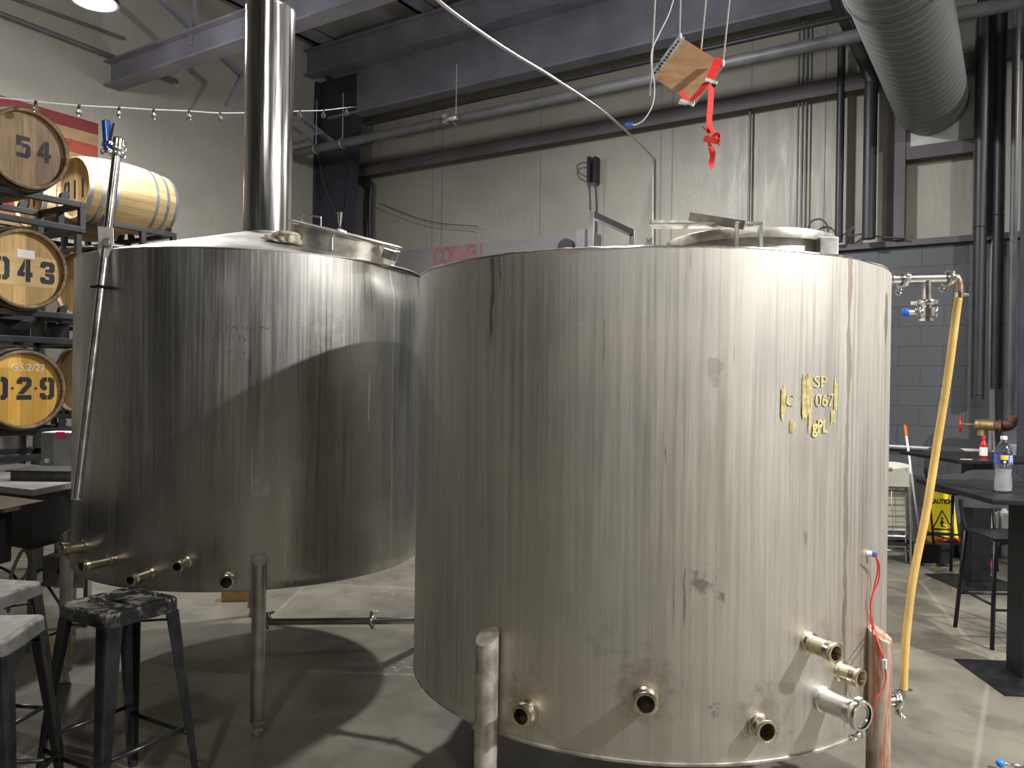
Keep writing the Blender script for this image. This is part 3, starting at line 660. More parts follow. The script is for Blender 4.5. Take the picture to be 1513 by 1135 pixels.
# manway
mc = Vector((.93-.536+.02, 3.17-3.22, 0)); mr = .315
RTZ = RT.z1
M['manway'] = plain('stained_manway_steel', (.56, .53, .47), .42, .75, .35, 10)
obj('manway_collar', MB().lathe([(mr-.02, RTZ+.0), (mr-.02, RTZ+.165)], 72, Matrix.Translation(mc)), M['manway'], rt)
lid = obj('manway_lid', MB().lathe([(mr+.002, RTZ+.135), (mr+.012, RTZ+.135), (mr+.015, RTZ+.15), (mr+.012, RTZ+.170), (mr-.01, RTZ+.178), (.1, RTZ+.188), (0, RTZ+.188)], 72, Matrix.Translation(mc)), M['manway'], rt)
def loc(T, w): l = Vector(w)-T.c; return Vector((l.dot(R_), l.dot(F_), l.z))
def LD(T, px, py, d): return loc(T, atD(px, py, d))
# hinge arms: two flat bars lying over the lid
a, b_ = LD(RT, 1019, 320, 2.96), LD(RT, 1100, 333, 2.78)
obj('hinge_arm', MB().bar(a, b_, .006, .032), M['manway'], lid)
a, b_ = LD(RT, 962, 330, 3.0), LD(RT, 1052, 331, 3.25)
obj('hinge_arm', MB().bar(a, b_, .006, .026), M['manway'], lid)
obj('hinge_arm', MB().bar(LD(RT, 963, 334, 3.0), LD(RT, 1060, 333, 2.9), .09, .006), M['manway'], lid)
# handle hoop in front of the collar
zt = LD(RT, 1105, 330, 2.80)
a, b_ = LD(RT, 1086, 368, 2.80), LD(RT, 1124, 368, 2.80); top = LD(RT, 1105, 330, 2.80).z
mb = MB().bar((a.x, a.y, RTZ-.0), (a.x+.006, a.y, top), .012, .022, (0, 1, 0)).bar((b_.x, b_.y, RTZ-.0), (b_.x-.003, b_.y, top), .012, .022, (0, 1, 0)).bar((a.x, a.y, top), (b_.x+.003, b_.y, top), .022, .008)
obj('lid_handle', mb, M['satin'], rt)
a = LD(RT, 1104, 368, 2.84); obj('backing_plate', MB().bar((a.x, a.y, RTZ), (a.x, a.y, RTZ+.09), .09, .006, (0, 1, 0)), M['satin'], rt)
a, b_ = LD(RT, 1207, 366, 2.9), LD(RT, 1234, 366, 2.9); zz = LD(RT, 1220, 352, 2.9).z
obj('box_bracket', MB().box(a.x, b_.x, a.y-.03, a.y+.045, RTZ-.01, zz, None, .003), M['satin'], rt)
a = LD(RT, 960, 362, 2.5); zz = LD(RT, 960, 349, 2.5).z
obj('lifting_lug', MB().box(a.x-.011, a.x+.011, a.y-.003, a.y+.003, RTZ-.01, zz, None, .003).ring((a.x, a.y-.004, zz-.012), (0, 1, 0), .005, .0015, 12, 4), M['satin'], rt)
# square tube frame at the back
d1, d2 = 2.95, 3.3
a = LD(RT, 873, 312, d1); b_ = LD(RT, 934, 340, d2)
fr = obj('tube_frame', MB().box(a.x-.011, a.x+.011, a.y-.011, a.y+.011, RTZ, a.z, None, .002).box(b_.x-.010, b_.x+.010, b_.y-.011, b_.y+.011, RTZ, b_.z, None, .002), M['satin'], rt)
obj('cross_bar', MB().bar(a+Vector((0, 0, -.012)), b_+Vector((0, 0, -.012)), .022, .024), M['black'], fr, label='dark top rail')
# crayon writing and smears, wrapped on the shell
def wrap(mb, T, off=.0003):
    for v in mb.bm.verts:
        u, z, n_ = v.co.x, v.co.y, v.co.z
        th = u/T.r-PI/2; r = T.r+off+n_; v.co = Vector((r*math.cos(th), r*math.sin(th), z))
    return mb
def patch(T, x0, y0, x1, y1, seed, n=9, dens=.75):
    """ragged vertical smear made of slivers"""
    rd = random.Random(seed); mb = MB(); u0, v0 = uv_of(T, x0, y0); u1, v1 = uv_of(T, x1, y1); w_ = (u1-u0)/n
    for i in range(n):
        if rd.random() > dens: continue
        t0 = v0-(v0-v1)*rd.uniform(0, .14); t1 = v1+(v0-v1)*rd.uniform(0, .14); a_ = u0+w_*i
        mb.prism([(a_, t1), (a_+w_*rd.uniform(.6, 1.02), t1+rd.uniform(-.006, .006)), (a_+w_*rd.uniform(.6, 1.02), t0+rd.uniform(-.006, .006)), (a_+w_*.1, t0)], 0, .0002)
    return mb
cw = obj('crayon_writing', wrap(patch(RT, 1186, 549, 1196, 620, 1, 8, 1.), RT), M['crayon'], rt, label='yellow crayon letters and smears')
for j, (bx, dn) in enumerate((((1155, 566, 1160, 622), .9), ((1226, 560, 1239, 612), .45), ((1168, 620, 1175, 640), .8), ((1196, 560, 1199, 640), .5), ((1228, 606, 1235, 625), .8), ((1186, 600, 1191, 618), 1))):
    obj('crayon_smear', wrap(patch(RT, *bx, 5+j, 6, dn), RT), M['crayon'], cw)
def wtext(T, txt, px0, py, px1, size, mt, parent, name, bold=0.):
    tm = textmesh(txt, size, 1., bold); u0, v = uv_of(T, px0, py); u1, _ = uv_of(T, px1, py)
    xs = [q.co.x for q in tm.bm.verts]; ys = [q.co.y for q in tm.bm.verts]; k_ = (u1-u0)/(max(xs)-min(xs)); mx = (max(xs)+min(xs))/2; my = (max(ys)+min(ys))/2
    for q in tm.bm.verts: q.co = Vector(((u0+u1)/2+(q.co.x-mx)*k_, v+q.co.y-my, q.co.z*.5))
    return obj(name, wrap(tm, T, .0004), mt, parent)
wtext(RT, 'SP', 1203, 564, 1222, .05, M['crayon'], cw, 'crayon_letters')
wtext(RT, '1067', 1198, 591, 1232, .055, M['crayon'], cw, 'crayon_letters')
wtext(RT, 'gPL', 1200, 633, 1223, .055, M['crayon'], cw, 'crayon_letters', .002)
wtext(RT, 'C', 1162, 591, 1174, .05, M['crayon'], cw, 'crayon_letters')
# temperature probe and its red wires
thp, zp, pw = hit(RT, 1286, 819, RT.r+.01)
def rl(px, py, off=.012): t_, z_, p_ = hit(RT, px, py, RT.r+off); return P3(RT, t_, RT.r+off, z_)
t = thing('temperature_probe', 'small white temperature probe with blue plug and twin red wires on the right tank', 'probe', tuple(pw))
def wl(v): return Vector(RT.c)+R_*v.x+F_*v.y+Vector((0, 0, v.z))
a = wl(P3(RT, thp, RT.r-.004, zp)); b_ = wl(P3(RT, thp+.008, RT.r+.012, zp))
obj('probe_body', MB().cyl(a, b_, .010, 12), M['white'], t, True); obj('plug', MB().cyl(b_, b_+(b_-a)*.9+Vector((0, 0, -.003)), .008, 12), M['blue'], t, True)
pp = [rl(1293, 820, .04), rl(1299, 835, .03), rl(1298, 858, .02), rl(1288, 885, .01), rl(1287, 915, .01), rl(1292, 935, .02), rl(1302, 960, .09), rl(1307, 980, .095)]
obj('wire', MB().tube(smooth_path([wl(p) for p in pp], 6), .0026, 6), M['redwire'], t, True)
pp = [rl(1293, 820, .04), rl(1297, 840, .028), rl(1292, 868, .02), rl(1286, 895, .012), rl(1291, 925, .012), rl(1298, 950, .085), rl(1306, 982, .095), rl(1309, 1000, .095), rl(1305, 1020, .095), rl(1295, 1032, .085), rl(1292, 1046, .08)]
obj('wire', MB().tube(smooth_path([wl(p) for p in pp], 6), .0026, 6), M['redwire'], t, True)
q = wl(rl(1307, 981, .1)); obj('zip_tie', MB().box(-.006, .006, -.008, .004, -.014, .014, Matrix.Translation(q), .002), M['white'], t, True)
# ---------------- sight gauge on the right side
dS = 3.02
g = thing('sight_gauge', 'sight tube of yellow hose hung from a polished pipe tee on the right tank', 'sight gauge', tuple(atD(1330, 1030, dS)))
a = atD(1306, 413, dS); b_ = atD(1400, 411, dS)
obj('upper_pipe', MB().tube([a, b_], .0195, 24).ring(a+(b_-a)*.12, b_-a, .0195, .004), M['steel'], g, True)
tl = atD(1369, 413, dS); tb = atD(1369, 447, dS)
obj('tee_branch', MB().tube([tl, tb], .0185, 24), M['steel'], g, True)
def axm(p, ax, spin=0):
    ax = Vector(ax).normalized(); q = ax.to_track_quat('Z', 'Y'); return WM(g).inverted() @ (Matrix.Translation(p) @ q.to_matrix().to_4x4() @ Matrix.Rotation(spin, 4, 'Z'))
tclamp(g, axm(atD(1335, 413, dS), b_-a, PI*1.97), .024); tclamp(g, axm(atD(1402, 411, dS), b_-a, PI*2.05), .024); tclamp(g, axm(atD(1369, 447, dS), (0, 0, 1), -PSI*.2), .024)
v0 = atD(1369, 462, dS)
vb = obj('butterfly_valve', MB().tube([v0+Vector((0, 0, z)) for z in (.030, .026, .026, .016, .016, -.016, -.016, -.022, -.024, -.034, -.034)], [.024, .024, .020, .020, .036, .036, .022, .022, .03, .03, .02], 28), M['steel'], g, True)
obj('valve_stem', MB().cyl(v0, v0-R_*.085, .011, 16), M['satin'], vb, True)
hc = v0-R_*.085; obj('blue_cap', MB().tube([hc+R_*.012, hc, hc-R_*.006, hc-R_*.010], [.016, .017, .014, .004], 16), M['blue'], vb, True)
for k_ in range(4):
    mb = MB(); q = v0+R_*.036*math.cos(k_*PI/2+.6)+F_*.036*math.sin(k_*PI/2+.6); mb.cyl(q-Vector((0, 0, .018)), q+Vector((0, 0, .018)), .007, 8); obj('valve_bolt', mb, M['steel'], vb, True)
e0 = atD(1400, 411, dS); e1 = atD(1417, 433, dS)
obj('elbow', MB().tube(smooth_path([e0, e0+R_*.03+Vector((0, 0, .0)), atD(1416, 418, dS), e1], 6), .0165, 20), M['elbow'], g, True, 'stained elbow')
obj('hose', MB().tube(smooth_path([atD(1417, 433, dS), atD(1412, 470, dS), atD(1400, 560, dS), atD(1384, 660, dS), atD(1368, 760, dS), atD(1350, 850, dS), atD(1341, 920, dS), atD(1337, 970, dS), atD(1335, 1021, dS)], 8), .0148, 20), plain('amber_hose', (.60, .40, .13), .32, 0, .2, 4, Subsurface_Weight=.0), g, True)
for (px, py) in ((1417, 436), (1335, 1021)):
    q = atD(px, py, dS); hcl = obj('hose_clamp', MB().tube([q-Vector((0, 0, .009)), q+Vector((0, 0, .009))], .0175, 24).box(.012, .034, -.007, .007, -.006, .006, Matrix.Translation(q) @ Matrix.Rotation(PSI, 4, 'Z'), .002), M['bright'], g, True)
q0 = atD(1300, 1036, dS); q1 = atD(1326, 1036, dS)
obj('lower_pipe', MB().tube([q0, q1], .0195, 20), M['steel'], g, True)
tclamp(g, axm(q1, q1-q0, -PI*.5), .024)
obj('lower_elbow', MB().tube(smooth_path([q1, q1+R_*.015, atD(1335, 1030, dS), atD(1335, 1016, dS)], 5), .0125, 16), M['steel'], g, True)

# ---------------- left tank
lt = thing('brewing_tank', 'satin stainless tank with tall chimney and coned roof standing behind at left', 'tank', tuple(LT.c), PSI)
thd, _, _ = hit(LT, 595, 430); thd2, _, _ = hit(LT, 330, 430)
shell(LT, 'lshell', lt, dent=[(thd, LT.z1-.01, .30, .10, .035), (thd2, LT.z1-.08, .10, .12, .008), (-PI/2-.1, 1.2, .4, .3, .004)])
cone = .278
M['lroof'] = plain('roof_sheet_steel', (.66, .65, .62), .45, 1, .1, 6)
obj('roof', MB().lathe([(LT.r+.001, LT.z1-.004), (LT.r+.002, LT.z1+.001)]+[(LT.r*(1-i/10), LT.z1+.002+cone*LT.r*i/10) for i in range(0, 11)], 160), M['lroof'], lt)
obj('bottom_plate', MB().lathe([(0, LT.z0-.03), (LT.r*.7, LT.z0-.012), (LT.r-.008, LT.z0+.002)], 96), M['dull'], lt)
# chimney
chx, chy = .04, .0; cz0, cz1 = LT.z1+cone*(LT.r-.13)-.03, atD(394, 15, 4.4).z
M['chimney'] = shell_mat('polished_chimney_steel', (.66, .65, .63), .14, .24, [drip(LT, 300, 400, 420, .001, drk, 0)], .5, .15, 21, .25)
ch = obj('chimney', MB().lathe([(.131, cz0), (.131, cz0+.3), (.131, cz0+.8), (.132, cz1-.012), (.134, cz1), (.128, cz1), (.128, cz1-.3)], 72, Matrix.Translation((chx, chy, 0)), True, True, R=.131), M['chimney'], lt)
mb = MB().ring((chx, chy, cz0+.032), (0, 0, 1), .136, .007, 48, 6); obj('base_weld', mb, M['dull'], ch)
lf1, _, _ = hit(LT, 381, 1000, LT.r+.03); lf2 = lf1-PI/2
M['legsatin'] = plain('satin_leg_steel', (.42, .40, .36), .38, .9, .25, 10)
for kk in range(4): sleg('leg', LT, lf1+kk*PI/2, .79, lt, M['legsatin'], r=.031)
for px, py, pr, r in ((334, 861, .05, .030), (261, 838, .09, .023), (192, 858, .13, .023), (119, 838, .14, .023), (90, 813, .10, .030)):
    port(LT, px, py, pr, r, lt)
# manway, tilted with the cone
mw = atD(506, 372, 4.02); ml = loc(LT, mw); ang = math.atan2(ml.y, ml.x); rr0 = .625
zc0 = LT.z1+cone*(LT.r-rr0)
MT = Matrix.Rotation(ang, 4, 'Z') @ Matrix.Translation((rr0, 0, zc0)) @ Matrix.Rotation(math.atan(cone), 4, 'Y')
MT = Matrix.Rotation(math.atan2(-.37, .60), 4, 'Z') @ Matrix.Translation((rr0, 0, zc0)) @ Matrix.Rotation(math.atan(cone), 4, 'Y')
ma = .275
col = obj('manway_collar', MB().lathe([(ma, -.03), (ma, .085), (ma+.004, .09), (ma-.01, .09)], 72, MT), M['manway'], lt)
ld_ = obj('manway_lid', MB().lathe([(ma-.01, .09), (ma+.018, .092), (ma+.02, .098), (ma, .102), (0, .106)], 72, MT), M['satin'], lt)
def mloc(px, py, d): return LD(LT, px, py, d)
h0, h1 = mloc(446, 331, 4.05), mloc(474, 336, 4.05); up = Vector((.0, 0, .052))
obj('handle', MB().tube(smooth_path([h0, h0+up*.9, h0+up+(h1-h0)*.1, h1+up-(h1-h0)*.1, h1+up*.9, h1], 4), .0042, 8), M['steel'], ld_)
q = mloc(502, 344, 3.80)
obj('clamp_screw', MB().tube([q, q+Vector((0, 0, .04)), q+Vector((0, 0, .05)), q+Vector((0, 0, .10))], [.006, .006, .010, .012], 10).tube([q+Vector((-.03, 0, .002)), q+Vector((0, 0, .012)), q+Vector((.03, 0, .002))], [.008, .012, .008], 10), M['bright'], ld_)
q2 = mloc(491, 360, 3.79); obj('clamp_strap', MB().tube(smooth_path([q+Vector((0, -.004, 0)), q2+Vector((.002, -.0, .035)), q2, q2-Vector((0, 0, .03))], 4), .004, 8), M['satin'], col)
a = mloc(577, 376, 3.86)
hb = MB().box(-.035, .035, -.03, .03, -.028, .02, Matrix.Translation(a) @ Matrix.Rotation(.27, 4, 'Y'), .004).bar(a+Vector((-.06, 0, .045)), a+Vector((.045, 0, .018)), .05, .005)
obj('hinge_block', hb, M['bright'], col)
# faint marker scribbles
rd = random.Random(5)
mb = MB()
for (x0, x1, y) in ((312, 394, 486), (312, 378, 500), (312, 322, 506), (312, 360, 522)):
    x = x0
    while x < x1:
        seg = []
        for _ in range(rd.randint(4, 7)):
            u, v = uv_of(LT, x+rd.uniform(0, 5), y+rd.uniform(-5, 4)); seg.append((u, v))
        P = [Vector((u, v, .0)) for u, v in seg]
        mb.tube(smooth_path(P, 3), .0009, 4); x += rd.uniform(6, 9)
obj('marker_scribble', wrap(mb, LT, .0006), plain('faint_marker', (.12, .11, .10), .6), lt, label='faint lines of illegible marker writing')
# rag
q = loc(LT, atD(432, 356, 3.95)); t = thing('rag', 'crumpled cream rag lying on the coned roof beside the chimney', 'rag', tuple(atD(421, 355, 3.86)), PSI)
mb = MB(); rd = random.Random(3)
def rag(cx, cy, cz, sx, sy, sz, seed):
    import mathutils
    r = bmesh.ops.create_icosphere(mb.bm, subdivisions=4, radius=1)
    for v in r['verts']:
        n_ = mathutils.noise.noise(v.co*2.1+Vector((seed, 0, 0)))*.45+abs(mathutils.noise.noise(v.co*4.3+Vector((0, seed, 0))))*.35
        k_ = 1+n_; v.co = Vector((cx+v.co.x*sx*k_, cy+v.co.y*sy*k_, cz+max(v.co.z, -.35)*sz*k_))
rag(.03, 0, .022, .055, .045, .04, 1); rag(-.05, .01, .012, .055, .035, .022, 5)
for f_ in mb.bm.faces: f_.smooth = True
for v in mb.bm.verts: v.co.z += -.02-v.co.x*.18
obj('cloth', mb, M['rag'], t)
obj('fold', MB().tube(smooth_path([(-.085, 0, .0), (-.03, -.03, .03), (.02, -.045, .03), (.07, -.03, .022), (.085, .0, -.005)], 5), [.008]*21, 8), M['rag'], t)
# ---------------- racking tube leaning on the left tank
top = atD(174, 215, 3.62); bot = atD(113, 738, 3.50); ax = (top-bot).normalized()
rk = thing('racking_tube', 'long polished steel tube with blue valve handle leaning on the left tank', 'tube', tuple(bot))
tm_ = bot+ax*((top-bot).length)
obj('long_tube', MB().tube([bot, bot+ax*.01, top-ax*.04], [.021, .0195, .0195], 24).ring(bot, ax, .0195, .003), M['steel'], rk, True)
for k_, px in enumerate((0,)):
    pass
def axr(p, a_, spin=0):
    q = Vector(a_).normalized().to_track_quat('Z', 'Y'); return Matrix.Translation(-Vector(rk.location)) @ Matrix.Translation(p) @ q.to_matrix().to_4x4() @ Matrix.Rotation(spin, 4, 'Z')
tclamp(rk, axr(top-ax*.04, ax, PI*.6), .024); tclamp(rk, axr(top-ax*.005, ax, PI*.6), .024)
vb = obj('valve_body', MB().tube([top-ax*.03, top-ax*.02, top+ax*.025, top+ax*.03], [.02, .033, .033, .02], 24).ring(top+ax*.03, ax, .02, .006), M['steel'], rk, True)
a = atD(160, 222, 3.60); b_ = atD(157, 178, 3.60)
obj('valve_handle', MB().bar(a, b_, .03, .032, (0, 1, 0), .007).bar(a+Vector((0, 0, .01)), top, .016, .016), M['blue'], vb, True)
obj('trigger', MB().bar(atD(163, 208, 3.59), atD(168, 182, 3.59), .006, .008), M['bright'], vb, True)
# scalloped plate bracket
q = atD(161, 361, 3.60)
prof = [(-.035, .075), (-.012, .075), (-.008, .065), (.004, .075), (.034, .068), (.038, -.0), (.012, -.062), (.0, -.075), (-.02, -.068), (-.032, -.03), (-.030, 0)]
Rm = Matrix(((R_.x, 0, -F_.x, 0), (R_.y, 0, -F_.y, 0), (0, 1, 0, 0), (0, 0, 0, 1)))
pl = obj('bracket_plate', MB().prism(prof, -.002, .004, Matrix.Translation(q-F_*.03) @ Rm), M['cast'], rk, True)
obj('plate_knob', MB().cyl(q-F_*.034+R_*.012, q-F_*.05+R_*.012, .016, 20).ring(q-F_*.036+R_*.012, F_, .02, .004, 24, 6), M['dull'], pl, True)
cq = atD(150, 424, 3.57)
mb = MB().ring(cq, ax, .0235, .006, 24, 6)
mb.cyl(cq-R_*.05, cq-R_*.02, .006, 8).cyl(cq+R_*.02, cq+R_*.05-Vector((0, 0, .004)), .007, 8)
obj('clamp_band', mb, M['black'], rk, True, 'black ring clamp')
obj('hook', MB().bar(q+F_*.0-Vector((0, 0, .0)), q+F_*.16+Vector((0, 0, .02)), .02, .006), M['bright'], pl, True)
# ---------------- transfer pipe between the tanks
a = atD(392, 919, 3.95); b_ = atD(625, 917, 3.75)
t = thing('transfer_pipe', 'thin polished pipe running low between the two tanks', 'pipe', tuple(a))
mb = MB().tube([a, b_], .0165, 20)
obj('pipe_run', mb, M['steel'], t, True)
end = W(-1.3, 4.15, 0); obj('pipe_drop', MB().tube(smooth_path([tuple(a), tuple(a-R_*.05+F_*.03), tuple(a-R_*.08+F_*.06+Vector((0, 0, .05))), (a-R_*.08+F_*.06).to_tuple()[:2]+(LT.z0-.015,)], 5), .0165, 16), M['steel'], t, True)
obj('pipe_rise', MB().tube(smooth_path([tuple(b_), tuple(b_+R_*.12-F_*.1), tuple(b_+R_*.2-F_*.2), tuple(b_+R_*.22-F_*.22+Vector((0, 0, .05))), (b_+R_*.22-F_*.22).to_tuple()[:2]+(RT.z0-.012,)], 5), .0165, 16), M['steel'], t, True)
for f0 in (.02, .69, .985):
    q = a+(b_-a)*f0; mt4 = Matrix.Translation(-Vector(t.location)) @ Matrix.Translation(q) @ (b_-a).normalized().to_track_quat('Z', 'Y').to_matrix().to_4x4() @ Matrix.Rotation(PI*.5, 4, 'Z')
    tclamp(t, mt4, .0185, mt='dull')
# ================================================================== BARRELS AND RACKS
def barrelmats(k, a, b, ha, hb, dark=None):
    body = wood('barrel_stave_oak_%d' % k, a, b, 2*PI/30, 0, .6, dark, (8, 1.5, 1), uv=True, gap=.035)
    head = wood('barrel_head_oak_%d' % k, ha, hb, .088, 0, .6, dark, (26, 26, 3), off=.3*k, gap=.02)
    return body, head
def barrel(name, label, locv, rz, mats, hoopm, num=None, numscale=.17, pitch=.15, numoff=(0, 0), group='oak barrels on the steel racks', headr=.262):
    """lying barrel, heads at local -y and +y, root at its lowest point"""
    t = thing(name, label, 'barrel', locv, rz, group)
    L, rb, rh = .445, .335, headr+.028
    def rad(y): return rh+(rb-rh)*math.cos(y/L*PI/2)**.9 if abs(y) < L else rh
    MTX = Matrix.Translation((0, 0, rb+.004)) @ Matrix.Rotation(PI/2, 4, 'X')     # z -> -y
    n = 60; mb = MB(); mb.uv = mb.bm.loops.layers.uv.new('UVMap')
    prof = [(headr, L-.045), (headr+.006, L-.004), (rh-.010, L), (rh, L-.006)]+[(rad(L-.006-(2*L-.012)*i/22), L-.006-(2*L-.012)*i/22) for i in range(1, 22)]+[(rh, -L+.006), (rh-.010, -L), (headr+.006, -L+.004), (headr, -L+.045)]
    mb.lathe(prof, n, MTX)
    for f_ in mb.bm.faces:
        for lp in f_.loops:
            c = lp.vert.co; lp[mb.uv].uv = (math.atan2(c.z-rb, c.x), c.y)
        us = [lp[mb.uv].uv.x for lp in f_.loops]
        if max(us)-min(us) > PI:
            for lp in f_.loops:
                if lp[mb.uv].uv.x < 0: lp[mb.uv].uv.x += 2*PI
    obj('staves', mb, mats[0], t)
    for sg in (1, -1):
        mt = Matrix.Translation((0, 0, rb+.004)) @ (Matrix.Rotation(PI/2, 4, 'X') if sg > 0 else Matrix.Rotation(-PI/2, 4, 'X')) @ Matrix.Translation((0, 0, L-.035))
        h = obj('head', MB().lathe([(headr+.001, 0), (0, .0015)], 48, mt, False), mats[1], t)
        if sg > 0 and num:
            mb = MB(); mt2 = Matrix.Translation((numoff[0], 0, rb+.004+numoff[1])) @ Matrix.Rotation(PI/2, 4, 'X') @ Matrix.Translation((0, 0, L-.0325))
            wtot = pitch*(len(num.replace('·', ''))-1)
            x_ = -wtot/2
            for ch in num:
                mb = MB(); digits(mb, ch, numscale, 0, mt2 @ Matrix.Translation((x_ if ch != '·' else x_-pitch*.5, 0, 0)))
                obj('stencilled_digit' if ch != '·' else 'stencilled_dot', mb, M['ink'], h)
                if ch != '·': x_ += pitch
    for y, w_ in ((L-.02, .034), (L-.125, .032), (L-.245, .03), (-L+.245, .03), (-L+.125, .032), (-L+.02, .034)):
        a, b_ = max(-L, y-w_/2), min(L, y+w_/2)
        obj('hoop', MB().lathe([(rad(a), a), (rad(a)+.0025, a), (rad(b_)+.0025, b_), (rad(b_), b_)], 60, MTX), M[hoopm], t)
    return t
ZB = [3.26-.339, 2.38-.339, 1.495-.339]
bm1 = barrelmats(1, (.21, .13, .06), (.34, .22, .11), (.20, .13, .068), (.33, .22, .12), (6, .6, (.05, .03, .02)))
bm2 = barrelmats(2, (.46, .32, .15), (.60, .44, .22), (.48, .33, .15), (.62, .44, .21))
bm3 = barrelmats(3, (.22, .14, .07), (.34, .23, .12), (.48, .30, .11), (.62, .41, .17))
bm4 = barrelmats(4, (.20, .14, .09), (.32, .23, .15), (.66, .36, .06), (.78, .47, .10))
bx = atH(28, 225, 3.26); d3 = 5.75
def st(px): p = atD(px, 400, d3); return p
ax_ = st(38); hx, hy = -6.05, ax_.y
hx = ax_.x
b1 = barrel('oak_barrel', 'dark weathered oak barrel stencilled 54 on the top tier of the rack', (hx-.42, hy, ZB[0]), PI/2, bm1, 'darkhoop', '54', .155, .145, (.05, .01))
b2 = barrel('oak_barrel', 'oak barrel stencilled 043 with a white paper label, middle tier', (hx-.42, hy, ZB[1]), PI/2, bm3, 'darkhoop', '043', .165, .158, (.0, -.01))
obj('paper_label', MB().box(-.055, .065, -.412, -.409, .42, .48, None), M['white'], b2)
mb = MB().box(-.235, .225, -.4115, -.411, .215, .437); o = obj('stencil_panel', mb, wood('stencil_band_wood', (.50, .34, .14), (.60, .42, .2), None, 0), b2)
b3 = barrel('oak_barrel', 'amber oak barrel stencilled 029 with chalk date, lowest tier of the rack', (hx-.42, hy, ZB[2]), PI/2, bm4, 'darkhoop', '0·2·9', .165, .162, (.005, .01))
mb = textmesh('G5.2/27', .075, 1.0, 0)
for v in mb.bm.verts: v.co = Vector((v.co.x+.03, -.4125-v.co.z*.5, .50+v.co.y))
obj('chalk_date', mb, M['white'], b3, label='chalk date')
cx_, cy_ = -7.31, 3.90+.42
def bstack(x, y, tier, num, label, mats, hp): return barrel('oak_barrel', label, (x, y, ZB[tier]+.07), 0, mats, hp, num, .16, .135, (-.02, .0))
bstack(cx_, cy_, 0, '011', 'pale new oak barrel stencilled 011 with galvanised hoops on the top tier', bm2, 'hoop')
bstack(cx_-.80, cy_, 0, '01', 'pale oak barrel glimpsed through the rack below barrel 54', bm2, 'hoop')
bstack(cx_, cy_, 1, None, 'oak barrel on the middle tier half hidden behind the left tank', bm3, 'darkhoop')
bstack(cx_, cy_, 2, None, 'oak barrel on the low tier half hidden behind the left tank', bm3, 'darkhoop')
tag(obj('paper_scrap', MB().box(-.14, .14, -.18, .18, 0, .004, Matrix.Rotation(.3, 4, 'Z'), .001), M['white']), 'sheet of pale paper lying on the middle tier barrel by the tank rim', 'paper').location = (cx_+.02, cy_-.25, ZB[1]+.07+.676)
# racks: rectangular tube frames with cradles; x0..x1, y0..y1, base z, posts up
def rack(label, x0, x1, y0, y1, ztop, axis, cradle, dz=.23):
    """two ring frames joined by posts; cradle = list of (centre) along the cross axis, barrels lie along 'axis'"""
    t = thing('barrel_rack', label, 'rack', ((x0+x1)/2, (y0+y1)/2, ztop-dz), 0, 'black steel barrel racks')
    w = .045
    lo, hi = ztop-dz+w/2, ztop-w/2
    for z in (hi, lo):
        nm = 'top_rail' if z == hi else 'bottom_rail'
        for y in (y0+w/2, y1-w/2): obj(nm, MB().box(x0, x1, y-w/2, y+w/2, z-w/2, z+w/2, None, .004), M['rackblack'], t, True)
        for x in (x0+w/2, x1-w/2): obj(nm, MB().box(x-w/2, x+w/2, y0+w, y1-w, z-w/2, z+w/2, None, .004), M['rackblack'], t, True)
    for x in (x0+w/2, (x0+x1)/2, x1-w/2):
        for y in (y0+w/2, (y0+y1)/2, y1-w/2):
            if x == (x0+x1)/2 and y == (y0+y1)/2: continue
            obj('upright', MB().box(x-w/2, x+w/2, y-w/2, y+w/2, lo+w/2, hi-w/2), M['rackblack'], t, True)
    # cradle horns beside each barrel
    for c in cradle:
        for s_ in (-1, 1):
            for e in (0, 1):
                if axis == 'X':
                    x = x1-w/2 if e else x0+w/2; p = [(c+s_*.27, ztop-.01), (c+s_*.33, ztop-.01), (c+s_*.345, ztop+.055), (c+s_*.325, ztop+.065), (c+s_*.285, ztop+.04)]
                    M4 = Matrix(((0, 0, 1, x-.02), (1, 0, 0, 0), (0, 1, 0, 0), (0, 0, 0, 1)))
                else:
                    y = y0+w/2 if not e else y1-w/2; p = [(c+s_*.27, ztop-.01), (c+s_*.33, ztop-.01), (c+s_*.345, ztop+.055), (c+s_*.325, ztop+.065), (c+s_*.285, ztop+.04)]
                    M4 = Matrix(((1, 0, 0, 0), (0, 0, 1, y-.02), (0, 1, 0, 0), (0, 0, 0, 1)))
                obj('cradle_horn', MB().prism(p, 0, .04, M4), M['rackblack'], t, True)
    return t
for i, z in enumerate(ZB):
    nm = ('top', 'middle', 'lowest')[i]
    r_ = rack('black steel rack under the %s front barrel' % nm, hx-.74, hx-.06, hy-1.15, hy+.47, z+.045, 'X', [hy, hy-.76], .24)
    if z == ZB[0]: pass
    rack('black steel rack under the %s tier barrel near the tank' % nm, cx_-1.16, cx_+.42, cy_-.34, cy_+.34, z+.085, 'Y', [cx_, cx_-.80], .24)
